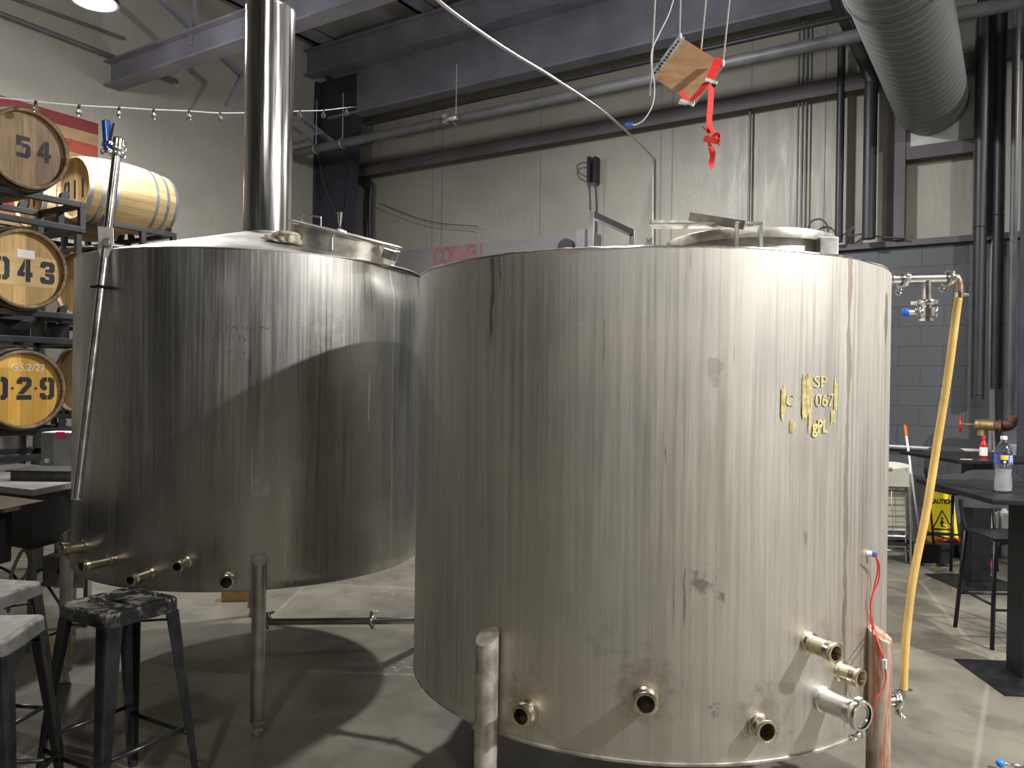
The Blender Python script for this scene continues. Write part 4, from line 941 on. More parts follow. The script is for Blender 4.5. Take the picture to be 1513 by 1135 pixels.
# rack legs to the ground
for (x, y, nm) in ((hx-.71, hy+.44, 'rear'), (hx-.09, hy+.44, 'front')):
    pass
t = thing('rack_base', 'black steel base frame carrying the front barrel racks', 'rack', (hx-.4, hy-.3, 0))
for x in (hx-.70, hx-.10):
    for y in (hy-1.10, hy+.43):
        obj('leg', MB().box(x-.025, x+.025, y-.025, y+.025, 0, ZB[2]-.195), M['rackblack'], t, True)
        obj('pillar', MB().box(x-.02, x+.02, y-.02, y+.02, ZB[2]+.045, ZB[1]-.195), M['rackblack'], t, True)
        obj('pillar', MB().box(x-.02, x+.02, y-.02, y+.02, ZB[1]+.045, ZB[0]-.195), M['rackblack'], t, True)
t = thing('rack_base', 'black steel base frame carrying the barrel racks nearer the wall', 'rack', (cx_-.4, cy_, 0))
for x in (cx_-1.13, cx_+.39):
    for y in (cy_-.31, cy_+.31):
        obj('leg', MB().box(x-.025, x+.025, y-.025, y+.025, 0, ZB[2]-.155), M['rackblack'], t, True)
        obj('pillar', MB().box(x-.02, x+.02, y-.02, y+.02, ZB[2]+.085, ZB[1]-.155), M['rackblack'], t, True)
        obj('pillar', MB().box(x-.02, x+.02, y-.02, y+.02, ZB[1]+.085, ZB[0]-.155), M['rackblack'], t, True)
# dark crates stored on the ledges between tiers
for i, (px, py, wpx, lb) in enumerate(((16, 490, .14, 'left'), (84, 492, .10, 'right'))):
    q = atX(px, py, hx-.25)
    tag(obj('black_crate', MB().box(q.x-.2, q.x, q.y-wpx, q.y+wpx, ZB[1]-.147, ZB[1]-.02, None, .006), M['black']), 'black crate stored inside the rack under barrel 043, %s one' % lb, 'crate')
# string lights
X0 = -6.0
pxs = [(53, 150), (117, 156), (176, 159), (227, 162), (279, 164), (325, 167), (443, 164), (478, 163), (512, 159)]
ys = [atX(px, py, X0) for px, py in pxs]
t = thing('string_lights', 'string of unlit clear globe bulbs strung across the room above the barrels', 'string lights', tuple(ys[0]))
pts = [atX(-60, 138, X0), ys[0], ys[1], ys[2], ys[3], ys[4], ys[5], atX(390, 166, X0), ys[6], ys[7], ys[8]]
pts = [Vector((X0, p.y, p.z)) for p in pts]
obj('wire', MB().tube(smooth_path(pts+[atY(527, 158, 8.49)], 4), .005, 6), M['rope'], t, True)
for p in ys+[atX(371, 166, X0), atX(409, 165.5, X0)]:
    s_ = obj('socket', MB().cyl(p+Vector((0, 0, .004)), p+Vector((0, 0, -.028)), .012, 12), M['socket'], t, True)
    obj('bulb', MB().lathe([(.010, -.026), (.013, -.032), (.021, -.045), (.0235, -.056), (.021, -.068), (.013, -.077), (0, -.0805)], 20, Matrix.Translation(p)), M['glass'], s_, True)
# ================================================================== STOOLS
M['stoolblack'] = plain('scuffed_black_stool_paint', (.010, .010, .012), .28, .0, .4, 14)
def seatmat(name, lo, hi, sc, dk, pale, r0, r1):
    s = N(name); n1 = s.noise(s.coord(), sc, 6, .75, .6); n2 = s.noise(s.coord(), 45, 4, .7)
    sp = s.n('ShaderNodeSeparateXYZ'); s.t.links.new(s.n('ShaderNodeTexCoord').outputs['Object'], sp.inputs[0])
    up = s.ramp(sp.outputs[2], .745, .757, .25, 1)
    f = s.math('MULTIPLY', s.math('MULTIPLY', s.ramp(n1, lo, hi), s.ramp(n2, .3, .6, .5, 1)), up)
    return s.fin(s.mix(f, dk, pale), s.ramp(f, 0, 1, r0, r1), 0)
M['seatworn'] = seatmat('worn_seat_paint', .47, .60, 12, (.012, .012, .013), (.26, .25, .21), .22, .5)
M['seatdusty'] = seatmat('dusty_seat_paint', .32, .60, 5, (.06, .06, .055), (.28, .27, .24), .35, .6)
def stool(locv, rz, label, seatm, h=.76):
    t = thing('metal_stool', label, 'stool', locv, rz, 'black metal stools at the lower left')
    a, b_ = .150, .212                     # half width at top / half spread at foot
    def rsq(hw, r, n=5):
        P = []
        for k in range(4):
            cx, cy = [(1, 1), (-1, 1), (-1, -1), (1, -1)][k]
            for i in range(n+1):
                an = k*PI/2+i*PI/2/n; P.append((cx*(hw-r)+r*math.cos(an), cy*(hw-r)+r*math.sin(an)))
        return P
    mb = MB(); rings = []
    for hw, r, z in ((a, .028, h-.052), (a, .028, h-.018), (a-.002, .026, h-.006), (a-.008, .022, h), (a-.014, .018, h+.0), (a-.03, .012, h-.006)):
        rings.append([mb.bm.verts.new((x, y, z)) for x, y in rsq(hw, r)])
    for A, B in zip(rings, rings[1:]):
        for k in range(len(A)):
            f_ = mb.bm.faces.new((A[k], A[(k+1) % len(A)], B[(k+1) % len(A)], B[k])); f_.smooth = True
    # seat field with a slot hole
    hole = [mb.bm.verts.new((.055*math.cos(2*PI*k/24), .014*math.sin(2*PI*k/24), h-.008)) for k in range(24)]
    hole2 = [mb.bm.verts.new((v.co.x, v.co.y, h-.03)) for v in hole]
    R0 = rings[-1]
    for k in range(24):
        f_ = mb.bm.faces.new((R0[k], R0[(k+1) % 24], hole[(k+1-1+1) % 24], hole[k]))
        mb.bm.faces.new((hole[k], hole[(k+1) % 24], hole2[(k+1) % 24], hole2[k]))
    obj('seat', mb, M[seatm], t)
    obj('slot_shadow_plate', MB().box(-.06, .06, -.02, .02, h-.04, h-.034), M['rubber'], t) if False else None
    for sx, sy in ((1, 1), (-1, 1), (-1, -1), (1, -1)):
        mb = MB(); L_ = []
        for z, hw, w_ in ((h-.05, a, .062), (h*.5, a+(b_-a)*.5, .046), (.012, b_, .028)):
            th = .004; c = (sx*hw, sy*hw)
            P = [(c[0]-sx*w_, c[1]), (c[0]-sx*.012, c[1]), (c[0]-sx*.004, c[1]-sy*.004), (c[0], c[1]-sy*.012), (c[0], c[1]-sy*w_), (c[0]-sx*th, c[1]-sy*w_), (c[0]-sx*(th+.004), c[1]-sy*(th+.010)), (c[0]-sx*(th+.010), c[1]-sy*(th+.004)), (c[0]-sx*w_, c[1]-sy*th)]
            L_.append([mb.bm.verts.new((x, y, z)) for x, y in P])
        for A, B in zip(L_, L_[1:]):
            for k in range(9): mb.bm.faces.new((A[k], A[(k+1) % 9], B[(k+1) % 9], B[k]))
        mb.bm.faces.new(L_[0]); mb.bm.faces.new(list(reversed(L_[-1])))
        lg = obj('leg', mb, M['stoolblack'], t)
        obj('rubber_foot', MB().cyl((sx*(b_-.014), sy*(b_-.014), 0), (sx*(b_-.014), sy*(b_-.014), .026), .017, 12), M['rubber'], lg)
    zr = .225; hr = b_-(b_-a)*zr/h-.01
    for i, (p, q) in enumerate((((hr, hr), (-hr, hr)), ((-hr, hr), (-hr, -hr)), ((-hr, -hr), (hr, -hr)), ((hr, -hr), (hr, hr)))):
        dz = .035*(i % 2); obj('foot_rail', MB().tube([(p[0], p[1], zr+dz), (q[0], q[1], zr+dz)], .0085, 10), M['stoolblack'], t)
    zz = h-.085; hb_ = a-.012
    for p, q in (((hb_, hb_), (-hb_, -hb_)), ((-hb_, hb_), (hb_, -hb_))):
        obj('cross_brace', MB().bar((p[0], p[1], zz), (q[0], q[1], zz), .02, .004), M['stoolblack'], t)
    return t
stool(W(-1.465, 2.955), PSI+math.radians(15-45), 'black metal stool with scuffed glossy seat in front of the left tank', 'seatworn')
stool(W(-1.755, 2.60), PSI+math.radians(8), 'black metal stool with dusty seat cut by the lower left corner', 'seatdusty')
stool(W(-2.07, 3.08), PSI+math.radians(-8), 'black metal stool with pale dusty seat behind the nearest corner stool', 'seatdusty')
# ================================================================== COUNTER AT LEFT
M['countertop'] = plain('grey_counter_top', (.27, .265, .25), .45, .2, .12, 4)
M['traydark'] = plain('perforated_tray_steel', (.12, .12, .12), .4, .7, .3, 20)
M['boxsteel'] = plain('grey_box_enamel', (.34, .34, .32), .45, .2, .15, 6)
hC = .95
A = atH(48, 724, hC); B = atH(108, 713, hC); C_ = atH(-60, 712, hC)
e1 = (B-A).normalized(); e1.z = 0; e2 = Vector((-e1.y, e1.x, 0))
if e2.dot(F_) < 0: e2 = -e2
# counter: front corner at A, one side runs right/back (e1), other runs left
l1 = .75; side = (C_-A); side.z = 0; side.normalize()
rzc = math.atan2(e1.y, e1.x)
t = thing('work_counter', 'grey topped work counter with black base beneath the barrel rack', 'counter', (A.x, A.y, 0))
sd = side
def pgram(c, u, v, i0, i1, j0, j1): return [tuple((c+u*i+v*j)[:2]) for i, j in ((i0, j0), (i1, j0), (i1, j1), (i0, j1))]
obj('counter_top', MB().prism(pgram(A, e1, sd, 0, .86, 0, 1.3), hC-.035, hC), M['countertop'], t, True)
obj('base', MB().prism(pgram(A, e1, sd, .03, .58, .03, 1.27), .60, hC-.035), M['black'], t, True)
for i, j in ((.06, .06), (.55, .06), (.55, 1.2), (.06, 1.2)): obj('leg', MB().prism(pgram(A, e1, sd, i-.02, i+.02, j-.02, j+.02), 0, .60), M['greybox'], t, True)
def cl(px, py, h): p = atH(px, py, h); l = p-Vector(t.location); return l.dot(R_), l.dot(F_)
q = atH(60, 711, hC)
tr = thing('drip_tray', 'black perforated steel drip tray on the grey counter', 'tray', tuple(q), PSI)
mb = MB().box(-.20, .30, .02, .26, .0, .055, None, .003)
obj('tray_body', mb, M['traydark'], tr)
mb = MB().box(-.22, .32, .0, .28, .055, .063, None, .002); obj('tray_grid', mb, M['rubber'], tr)
mb = MB()
for i in range(16):
    for j in range(2): mb.cyl((-.185+i*.03, .0195, .015+.022*j+(i % 2)*.003), (-.185+i*.03, .0215, .015+.022*j+(i % 2)*.003), .004, 8)
o = obj('perforations', mb, M['ink'], tr, kind='stuff')
q = atD(62, 690, 5.35); q.z = hC
bx_ = thing('steel_box', 'grey enamelled box with a pink sticky note on the counter', 'box', tuple(q), PSI+.0)
hB = atD(62, 640, 5.35).z-hC
obj('box_body', MB().box(0, .24, .0, .16, .0, hB, None, .004), M['boxsteel'], bx_)
obj('end_panel', MB().box(-.004, .075, -.004, .0, .0, hB, None, .001), M['greybox'], bx_)
obj('box_lid', MB().box(-.005, .245, -.006, .165, hB, hB+.006, None, .001), M['white'], bx_)
obj('sticky_note', MB().box(.10, .155, -.009, -.006, hB-.035, hB+.008).box(.09, .15, -.006, .05, hB+.006, hB+.009), M['pink'], bx_)
obj('rating_label', MB().box(.02, .05, -.006, -.004, hB*.22, hB*.33), M['white'], bx_)
hD = .95
A2 = atH(66, 740, hD); d1_ = (atH(0, 732, hD)-A2); d2_ = (atH(0, 753, hD)-A2); d1_.z = d2_.z = 0; d1_.normalize(); d2_.normalize()
t2 = thing('dark_table', 'dark thick topped table at the left edge in front of the counter', 'table', (A2.x, A2.y, 0))
obj('table_top', MB().prism([tuple((A2+v)[:2]) for v in (Vector((0, 0, 0)), d2_*1.1, d2_*1.1+d1_*.7, d1_*.75)], hD-.02, hD), plain('dark_wood_laminate', (.055, .042, .035), .35, 0, .25, 6), t2, True)
cD = d1_*.6+d2_*.6
obj('apron', MB().prism([tuple((A2+v)[:2]) for v in (d1_*.12+d2_*.12, d2_*1.0+d1_*.1, cD+d2_*.3+d1_*.1, d1_*.68+d2_*.05)], hD-.30, hD-.02), M['black'], t2, True)
for v in (d1_*.2+d2_*.2, d2_*.95+d1_*.15, d1_*.6+d2_*.12): q = A2+v; obj('leg', MB().box(q.x-.02, q.x+.02, q.y-.02, q.y+.02, 0, hD-.30), M['black'], t2, True)
# things below the counter
q = atD(80, 845, 4.6)
tt = thing('junction_box', 'grey switch box with a dark knob below the counter by the left tank', 'switch box', tuple(q), PSI)
obj('box', MB().box(-.07, .075, .0, .10, -.09, .09, None, .008), M['greybox'], tt); obj('knob', MB().cyl((.05, 0, .01), (.05, -.02, .01), .022, 16).box(.046, .054, -.03, -.018, -.012, .032), M['rubber'], tt)
obj('mounting_plate', MB().box(-.06, .12, .10, .105, -.12, .15), M['dull'], tt)
obj('post', MB().box(.0, .05, .105, .15, -q.z, .15), M['greybox'], tt)
q = atD(54, 860, 4.75)
tag(obj('grey_post', MB().box(q.x-.025, q.x+.025, q.y-.025, q.y+.025, 0, .62), M['boxsteel']), 'pale grey square post standing below the counter', 'post')
rd = random.Random(11)
for i, (P, mt, r, lb) in enumerate((
    (((8, 900), (14, 860), (24, 830), (36, 812), (44, 830), (38, 850), (20, 870), (12, 905)), 'cream_cable', .010, 'cream cable looped under the dark table'),
    (((0, 838), (20, 850), (30, 870), (42, 880), (50, 895)), 'cable', .008, 'black cable sagging under the counter, nearest the left edge'),
    (((56, 870), (66, 862), (80, 880), (90, 900), (88, 930), (70, 940)), 'cable', .008, 'black cable loop hanging beneath the grey switch box'),
    (((20, 880), (34, 868), (44, 850), (60, 842), (70, 842)), 'cable', .007, 'black cable running up to the grey switch box'))):
    pipe('floor_cable', smooth_path([tuple(atD(px, py, 4.55+.03*i)) for px, py in P], 6), r, mt, lb, 'cable', 8)
for (px, py, hh, wd_, lb) in ((84, 968, .09, .16, 'short yellow wooden block on the floor under the counter'), (352, 886, .09, .22, 'yellow timber block lying on the floor behind the left tank leg')):
    q = atH(px, py, 0)
    tag(obj('wood_block', MB().box(-wd_/2, wd_/2, -.05, .05, 0, hh, Matrix.Translation(q) @ Matrix.Rotation(PSI+.2, 4, 'Z'), .004), wood('block_pine_%d' % px, (.50, .30, .09), (.62, .40, .14), None, 0, .6, None, (25, 3, 25))), lb, 'wood block')
# ================================================================== HANGING BOARD
HT, HR = atD(1005, 54, 3.70), atD(1068, 94, 3.62)
def hl(d): return atD(962, 112, d)
da, db = 2.9, 3.9
fa = (HR-HT).dot(hl(da)-HT)
for _ in range(50):
    dm = (da+db)/2; fm = (HR-HT).dot(hl(dm)-HT)
    if (fm > 0) == (fa > 0): da, fa = dm, fm
    else: db = dm
HL = hl(dm); dT = [HT, HR, HR+HL-HT, HL]; 
O_ = dT[0]; ex = (dT[1]-dT[0]); ey = (dT[3]-dT[0]); lx, ly = ex.length, ey.length; ex.normalize(); ez = ex.cross(ey).normalized(); ey = ez.cross(ex)
if ez.dot(F_) < 0: ez = -ez
HB = Matrix((ex, ey, ez)).transposed().to_4x4(); HB.translation = O_
t = thing('hanging_board', 'small tilted pine board hung on four white ropes above the right tank', 'hanging board', tuple(O_))
obj('board', MB().box(.012, lx-.008, 0, ly, 0, .012, HB, .001), wood('pine_board', (.40, .21, .095), (.56, .32, .16), .052, 0, .55, (7, .68, (.30, .14, .07)), (5, 30, 5)) if False else wood('pine_board', (.46, .26, .13), (.62, .38, .20), None, 0, .55, (7, .66, (.28, .13, .06)), (6, 24, 24)), t, True)
mb = MB().box(-.006, .024, -.006, ly+.006, -.003, .0, HB).box(-.009, -.006, -.006, ly+.006, -.003, .028, HB)
sl = obj('slotted_angle', mb, M['conduit'], t, True, 'galvanised slotted angle')
mb = MB()
for i in range(11): mb.box(.004, .014, .02+i*(ly-.04)/10.4, .03+i*(ly-.04)/10.4, -.0042, -.003, HB)
obj('slots', mb, M['ink'], sl, True, kind='stuff')
obj('edge_angle', MB().box(lx-.012, lx+.006, -.006, ly+.006, -.004, .0, HB).box(lx+.003, lx+.006, -.006, ly+.006, -.0, .022, HB), M['conduit'], t, True, 'galvanised angle on the right edge')
TOPZ = 6.2
for (px, py, d, tx, ty) in ((962, 112, 3.50, 969, -20), (1004, 56, 3.78, 1006, -20), (1036, 73, 3.72, 1045, -20), (1068, 96, 3.66, 1080, -20)):
    a = atD(px, py, d); c = atD(tx, ty, d+.02); dr_ = (c-a).normalized(); k_ = (TOPZ-a.z)/dr_.z
    obj('rope', MB().tube([a, a+dr_*k_], .0046, 8), M['rope'], t, True)
a = atD(962, 112, 3.49); obj('rope_tail', MB().tube([a, atD(960, 142, 3.5)], .0042, 8), M['rope'], t, True)
a = atD(1003, 56, 3.6); obj('rope_tail', MB().tube([atD(1003, 54, 3.74), atD(1003, 87, 3.70)], .0042, 8), M['rope'], t, True)
mb = MB()
for c_ in dT: mb.box(-.010, .010, -.012, .010, -.014, .014, Matrix.Translation(c_) @ Matrix.Rotation(.6, 4, 'Y'), .003)
for nm_, c_ in zip(range(4), dT):
    obj('corner_knot', MB().tube([c_+Vector((0, 0, .016)), c_, c_-Vector((0, 0, .014))], [.006, .011, .006], 10), M['rope'], t, True)
# cord with blue plug
t = thing('power_cord', 'white cord with a blue plug dangling from the hanging board', 'cord', tuple(atD(930, 186, 3.5)))
obj('cord', MB().tube(smooth_path([atD(1002, -30, 3.6), atD(990, 16, 3.55), atD(975, 48, 3.52), atD(963, 75, 3.5), atD(963, 100, 3.48), atD(967, 128, 3.48), atD(964, 155, 3.48), atD(952, 176, 3.49), atD(940, 184, 3.5), atD(932, 184, 3.5)], 8), .0032, 8), M['rope'], t, True)
obj('plug', MB().bar(atD(935, 184, 3.5), atD(924, 185, 3.5), .016, .016, (0, 0, 1), .003), M['blue'], t, True)
# red ratchet strap
t = thing('ratchet_strap', 'red ratchet strap tied round the hanging board with a knotted tail', 'strap', tuple(atD(1050, 248, 3.45)))
d = 3.47
obj('strap_loop', MB().strip([atD(1062, 86, 3.6), atD(1054, 106, 3.5), atD(1048, 120, 3.45)], .040, R_).strip([atD(1048, 118, 3.44), atD(1032, 138, 3.42), atD(1020, 150, 3.41)], .034, R_+Vector((0, 0, .8))).strip([atD(1007, 135, 3.40), atD(1012, 145, 3.40), atD(1018, 152, 3.40)], .022, R_), M['redstrap'], t, True)
obj('strap_tail', MB().strip(smooth_path([atD(1051, 118, d), atD(1050, 150, d), atD(1048, 175, d), atD(1049, 195, d)], 5), .027, R_+F_*.15).strip(smooth_path([atD(1046, 205, d), atD(1049, 215, d-.01), atD(1053, 228, d), atD(1052, 240, d-.01), atD(1053, 248, d)], 5), [R_+F_*(.8*math.sin(i*.35)) for i in range(21)][0:21], ), M['redstrap'], t, True) if False else obj('strap_tail', MB().strip(smooth_path([atD(1051, 118, d), atD(1050, 150, d), atD(1048, 175, d), atD(1049, 197, d)], 5), .027, R_+F_*.15), M['redstrap'], t, True)
obj('strap_end', MB().strip(smooth_path([atD(1046, 203, d), atD(1049, 215, d-.01), atD(1053, 228, d), atD(1051, 240, d-.01), atD(1052, 249, d)], 5), .026, [R_+F_*(.9*math.sin(i*.4)) for i in range(21)]), M['redstrap'], t, True)
kn = [((1038, 187), (1044, 194), (1047, 203), (1043, 209)), ((1043, 184), (1052, 190), (1056, 200), (1050, 206)), ((1048, 205), (1057, 198), (1063, 202), (1060, 209), (1050, 207)), ((1040, 205), (1048, 206), (1062, 210), (1061, 213))]
for j, P in enumerate(kn):
    obj('knot_loop', MB().strip(smooth_path([atD(px, py, d-.012*(j+1)) for px, py in P], 4), .034, F_*.6+R_*.4*(j % 2)+Vector((0, 0, .5-.3*j))), M['redstrap'], t, True)
for (px, py, dd) in ((1050, 121, 3.43), (1013, 152, 3.38)):
    c_ = atD(px, py, dd)
    bk = obj('buckle', MB().box(-.028, .028, -.010, .010, -.008, .008, Matrix.Translation(c_) @ Matrix.Rotation(PSI, 4, 'Z') @ Matrix.Rotation(.3, 4, 'Y'), .002).cyl(c_-R_*.03, c_+R_*.035, .006, 8), M['dull'], t, True)
    obj('buckle_lever', MB().bar(c_, c_+R_*.02+Vector((0, 0, -.022)), .018, .006), M['black'], bk, True)
# ================================================================== TABLES ON THE RIGHT
def bar_table(locv, rz, label, top=.40, H=1.05, base=.27):
    t = thing('bar_table', label, 'table', locv, rz, 'black square bar tables')
    obj('table_top', MB().box(-top, top, -top, top, H-.028, H, None, .008), M['blacktop'], t)
    obj('post', MB().box(-.08, .08, -.08, .08, .03, H-.05, None, .003), M['black'], t)
    obj('top_plate', MB().box(-.16, .16, -.16, .16, H-.05, H-.028), M['black'], t)
    mb = MB(); b0 = [mb.bm.verts.new((x*base, y*base, 0)) for x, y in ((-1, -1), (1, -1), (1, 1), (-1, 1))]; b1_ = [mb.bm.verts.new((x*base, y*base, .008)) for x, y in ((-1, -1), (1, -1), (1, 1), (-1, 1))]; b2_ = [mb.bm.verts.new((x*.07, y*.07, .030)) for x, y in ((-1, -1), (1, -1), (1, 1), (-1, 1))]
    for A, B in ((b0, b1_), (b1_, b2_)):
        for k in range(4): mb.bm.faces.new((A[k], A[(k+1) % 4], B[(k+1) % 4], B[k]))
    mb.bm.faces.new(list(reversed(b0))); mb.bm.faces.new(b2_)
    obj('base_plate', mb, M['black'], t)
    return t
# near table: corner px -> plan
c1 = atH(1362, 707, 1.05); c2 = atH(1477, 738, 1.05); e = (c1-c2); Lt = e.length; e.normalize(); n_ = Vector((e.y, -e.x, 0))
if n_.dot(R_) < 0: n_ = -n_
cen = (c1+c2)/2+n_*.40
NT = Vector((cen.x, cen.y, 0)); nrz = math.atan2(n_.y, n_.x)
bar_table(tuple(NT), nrz, 'nearest black bar table with a water bottle on it, at the right edge', max(.36, min(.45, Lt/2)))
p = W(3.86, 6.5)
bar_table(tuple(p), PSI+.05, 'farther black bar table with a sauce bottle on it', .42)
# water bottle
q = atH(1482, 727, 1.05)
t = thing('water_bottle', 'clear plastic water bottle with white cap and blue yellow label on the near bar table', 'bottle', (q.x, q.y, 1.051))
hb = .30; s_ = hb/.30
pr = [(0, .004), (.030, .0), (.040, .006), (.042, .03), (.040, .07), (.036, .09), (.0375, .11), (.042, .135), (.043, .15), (.043, .205), (.040, .222), (.030, .25), (.018, .268), (.0135, .275), (.0135, .284)]
mb = MB().lathe([(r*(1+.012*math.sin(z*300)*(z < .13)), z) for r, z in pr], 40)
obj('bottle_body', mb, M['pet'], t)
obj('water', MB().lathe([(0, .008), (.036, .008), (.039, .03), (.037, .07), (.033, .09), (.035, .11), (.038, .125), (0, .125)], 32), plain('water_cloudy', (.85, .87, .9), .2, 0, .03, 5, Transmission_Weight=.35, IOR=1.33), t)
obj('cap', MB().lathe([(0, .300), (.0155, .300), (.016, .297), (.016, .282), (.0145, .280)], 24), M['white'], t)
ang0 = -PI/2+PSI
def sect(r, z0, z1, a0, a1, mt, nm):
    mb = MB(); n = 16
    for i in range(n):
        A_ = a0+(a1-a0)*i/n; B_ = a0+(a1-a0)*(i+1)/n
        P = [(r*math.cos(A_), r*math.sin(A_)), (r*math.cos(B_), r*math.sin(B_)), ((r+.0006)*math.cos(B_), (r+.0006)*math.sin(B_)), ((r+.0006)*math.cos(A_), (r+.0006)*math.sin(A_))]
        mb.prism(P, z0, z1)
    return obj(nm, mb, mt, t)
blu = plain('label_blue', (.12, .14, .55), .4); nav = plain('label_navy', (.02, .03, .10), .4)
lb = sect(.0436, .152, .203, 0, 2*PI, blu, 'label'); lb['label'] = 'blue label with yellow and navy blocks'
x = sect(.0443, .176, .199, ang0-.85, ang0-.05, M['yellow'], 'label_yellow_block'); x.parent = lb
x = sect(.0443, .154, .174, ang0-.85, ang0-.05, nav, 'label_navy_block'); x.parent = lb
x = sect(.0449, .158, .170, ang0-.55, ang0-.30, M['white'], 'label_white_spot'); x.parent = lb
for a_, z_, w_ in ((.12, .19, .35), (.12, .178, .5), (.15, .166, .4)):
    x = sect(.0443, z_, z_+.005, ang0+a_, ang0+a_+w_, M['white'], 'label_text_line'); x.parent = lb
# hot sauce
q = atH(1453, 677, 1.05)
t = thing('sauce_bottle', 'small red sauce bottle with red cap and white label on the far bar table', 'bottle', (q.x, q.y, 1.051))
obj('bottle_body', MB().lathe([(0, .0), (.026, .0), (.028, .005), (.028, .10), (.024, .118), (.012, .135), (.011, .15)], 28), M['sauce'], t)
obj('cap', MB().lathe([(0, .178), (.012, .178), (.014, .172), (.014, .148)], 24), M['redwheel'], t)
obj('label', MB().lathe([(.0287, .02), (.0287, .088)], 28), M['white'], t)
q = atH(1428, 679, 1.05); tag(obj('white_card', MB().box(-.045, .045, -.012, .012, 0, .002, Matrix.Translation((q.x, q.y, 1.0505)) @ Matrix.Rotation(PSI, 4, 'Z')), M['white']), 'small white card lying on the far bar table', 'card')
# bar chairs
def bar_chair(locv, rz, label, seat=.68, back=1.06, w=.19):
    t = thing('bar_chair', label, 'chair', locv, rz, 'black metal bar chairs round the bar tables')
    obj('seat', MB().box(-w, w, -w, w, seat-.02, seat, None, .012), M['black'], t)
    for sx in (-1, 1):
        obj('leg', MB().tube([(sx*(w-.01), -w+.01, seat-.02), (sx*(w+.02), -w-.03, .0)], .013, 10), M['black'], t)
        obj('leg', MB().tube([(sx*(w-.01), w-.02, seat-.02), (sx*(w+.02), w+.04, .0)], .013, 10), M['black'], t)
        obj('back_post', MB().tube(smooth_path([(sx*(w-.01), w-.02, seat-.01), (sx*(w+.0), w+.02, seat+.10), (sx*(w+.0), w+.03, back-.20)], 4), .011, 10), M['black'], t)
    pts = []
    mb = MB(); n = 14; A = []; th = .006
    for i in range(n+1):
        a_ = -1+2*i/n; x = a_*(w+.012); y = w+.035+.03*(1-a_*a_); zt = back-.05*abs(a_)**4; zb = back-.26+.01*abs(a_)
        A.append([mb.bm.verts.new(c) for c in ((x, y, zb), (x, y+th, zb), (x, y+th, zt), (x, y, zt))])
    for P, Q in zip(A, A[1:]):
        for k in range(4): mb.bm.faces.new((P[k], P[(k+1) % 4], Q[(k+1) % 4], Q[k]))
    mb.bm.faces.new(A[0]); mb.bm.faces.new(list(reversed(A[-1])))
    obj('backrest', mb, plain('chair_back_paint', (.045, .045, .047), .35, 0, .2), t) if not M.get('cb') else obj('backrest', mb, M['cb'], t)
    zf = .24
    for p, q in (((-1, -1), (1, -1)), ((-1, 1), (1, 1)), ((-1, -1), (-1, 1)), ((1, -1), (1, 1))):
        k_ = w+.01; obj('foot_rail', MB().tube([(p[0]*k_, p[1]*k_, zf+.03*(p[0] == q[0])), (q[0]*k_, q[1]*k_, zf+.03*(p[0] == q[0]))], .009, 8), M['black'], t)
    return t
M['cb'] = plain('chair_back_paint', (.05, .05, .052), .3, 0, .2)
bar_chair(tuple(W(3.2, 5.03)), PSI-.06, 'black bar chair pushed in behind the nearest bar table')
bar_chair(tuple(W(4.08, 7.12)), PSI+.05, 'black bar chair standing behind the far bar table')
# folding chairs leaning on the wall
def folding_chair(locv, rz, tilt, label):
    t = thing('folding_chair', label, 'chair', locv, rz, 'folded cream chairs leaning by the block wall')
    t.rotation_euler = (tilt, 0, rz)
    H, w = .92, .225
    for sx in (-1, 1):
        obj('side_tube', MB().tube([(sx*w, 0, 0.01), (sx*w, 0, H-.12), (sx*(w-.02), 0, H-.06)], .0115, 10), M['steel'], t)
        obj('rear_leg', MB().tube([(sx*(w-.03), .035, .01), (sx*(w-.03), .03, H*.62)], .0105, 10), M['steel'], t)
    mb = MB(); A = []
    for i in range(13):
        a_ = -1+2*i/12; x = a_*w; y = -.015+.03*(1-a_*a_); zt = H-.03*abs(a_)**3; zb = H-.22
        A.append([mb.bm.verts.new(c) for c in ((x, y, zb), (x, y+.018, zb), (x, y+.018, zt), (x, y, zt))])
    for P, Q in zip(A, A[1:]):
        for k in range(4): mb.bm.faces.new((P[k], P[(k+1) % 4], Q[(k+1) % 4], Q[k]))
    mb.bm.faces.new(A[0]); mb.bm.faces.new(list(reversed(A[-1])))
    br_ = obj('backrest', mb, M['chairvinyl'], t)
    obj('grip_slot', MB().box(-.09, .09, .008, .013, H-.075, H-.045, None, .003), M['greybox'], br_)
    obj('seat', MB().box(-w+.035, w-.035, .012, .030, .30, .66, None, .008), M['chairvinyl'], t)
    rp = [(w-.03, .0, .28), (w-.03, .0, .62), (w-.05, .0, .665), (-w+.05, 0, .665), (-w+.03, 0, .62), (-w+.03, 0, .28), (-w+.05, 0, .25), (w-.05, 0, .25)]
    sf = obj('seat_frame', MB().tube(rp, .010, 10, closed=True), M['steel'], t)
    mb = MB()
    for z in (.30, .34, .38, .48, .58): obj('seat_wire', MB().cyl((-w+.03, -.006, z), (w-.03, -.006, z), .003, 6), M['dull'], sf)
    for x in (-.07, .07): obj('seat_wire', MB().cyl((x, -.006, .26), (x, -.006, .66), .003, 6), M['dull'], sf)
    obj('bottom_bar', MB().cyl((-w, 0, .12), (w, 0, .12), .009, 8), M['steel'], t)
    obj('brace_bar', MB().bar((-w+.02, .03, .18), (w-.02, .03, .18), .02, .035), M['black'], t)
    return t
q = atH(1345, 820, 0)
fc1 = W(3.43, 7.15)
folding_chair(tuple(fc1), PSI-.10, -.12, 'cream folding chair leaning folded, front one by the right tank')
f2 = folding_chair(tuple(fc1+F_*.10+R_*.06), PSI-.12, -.12, 'cream folding chair leaning folded behind the front folding chair')
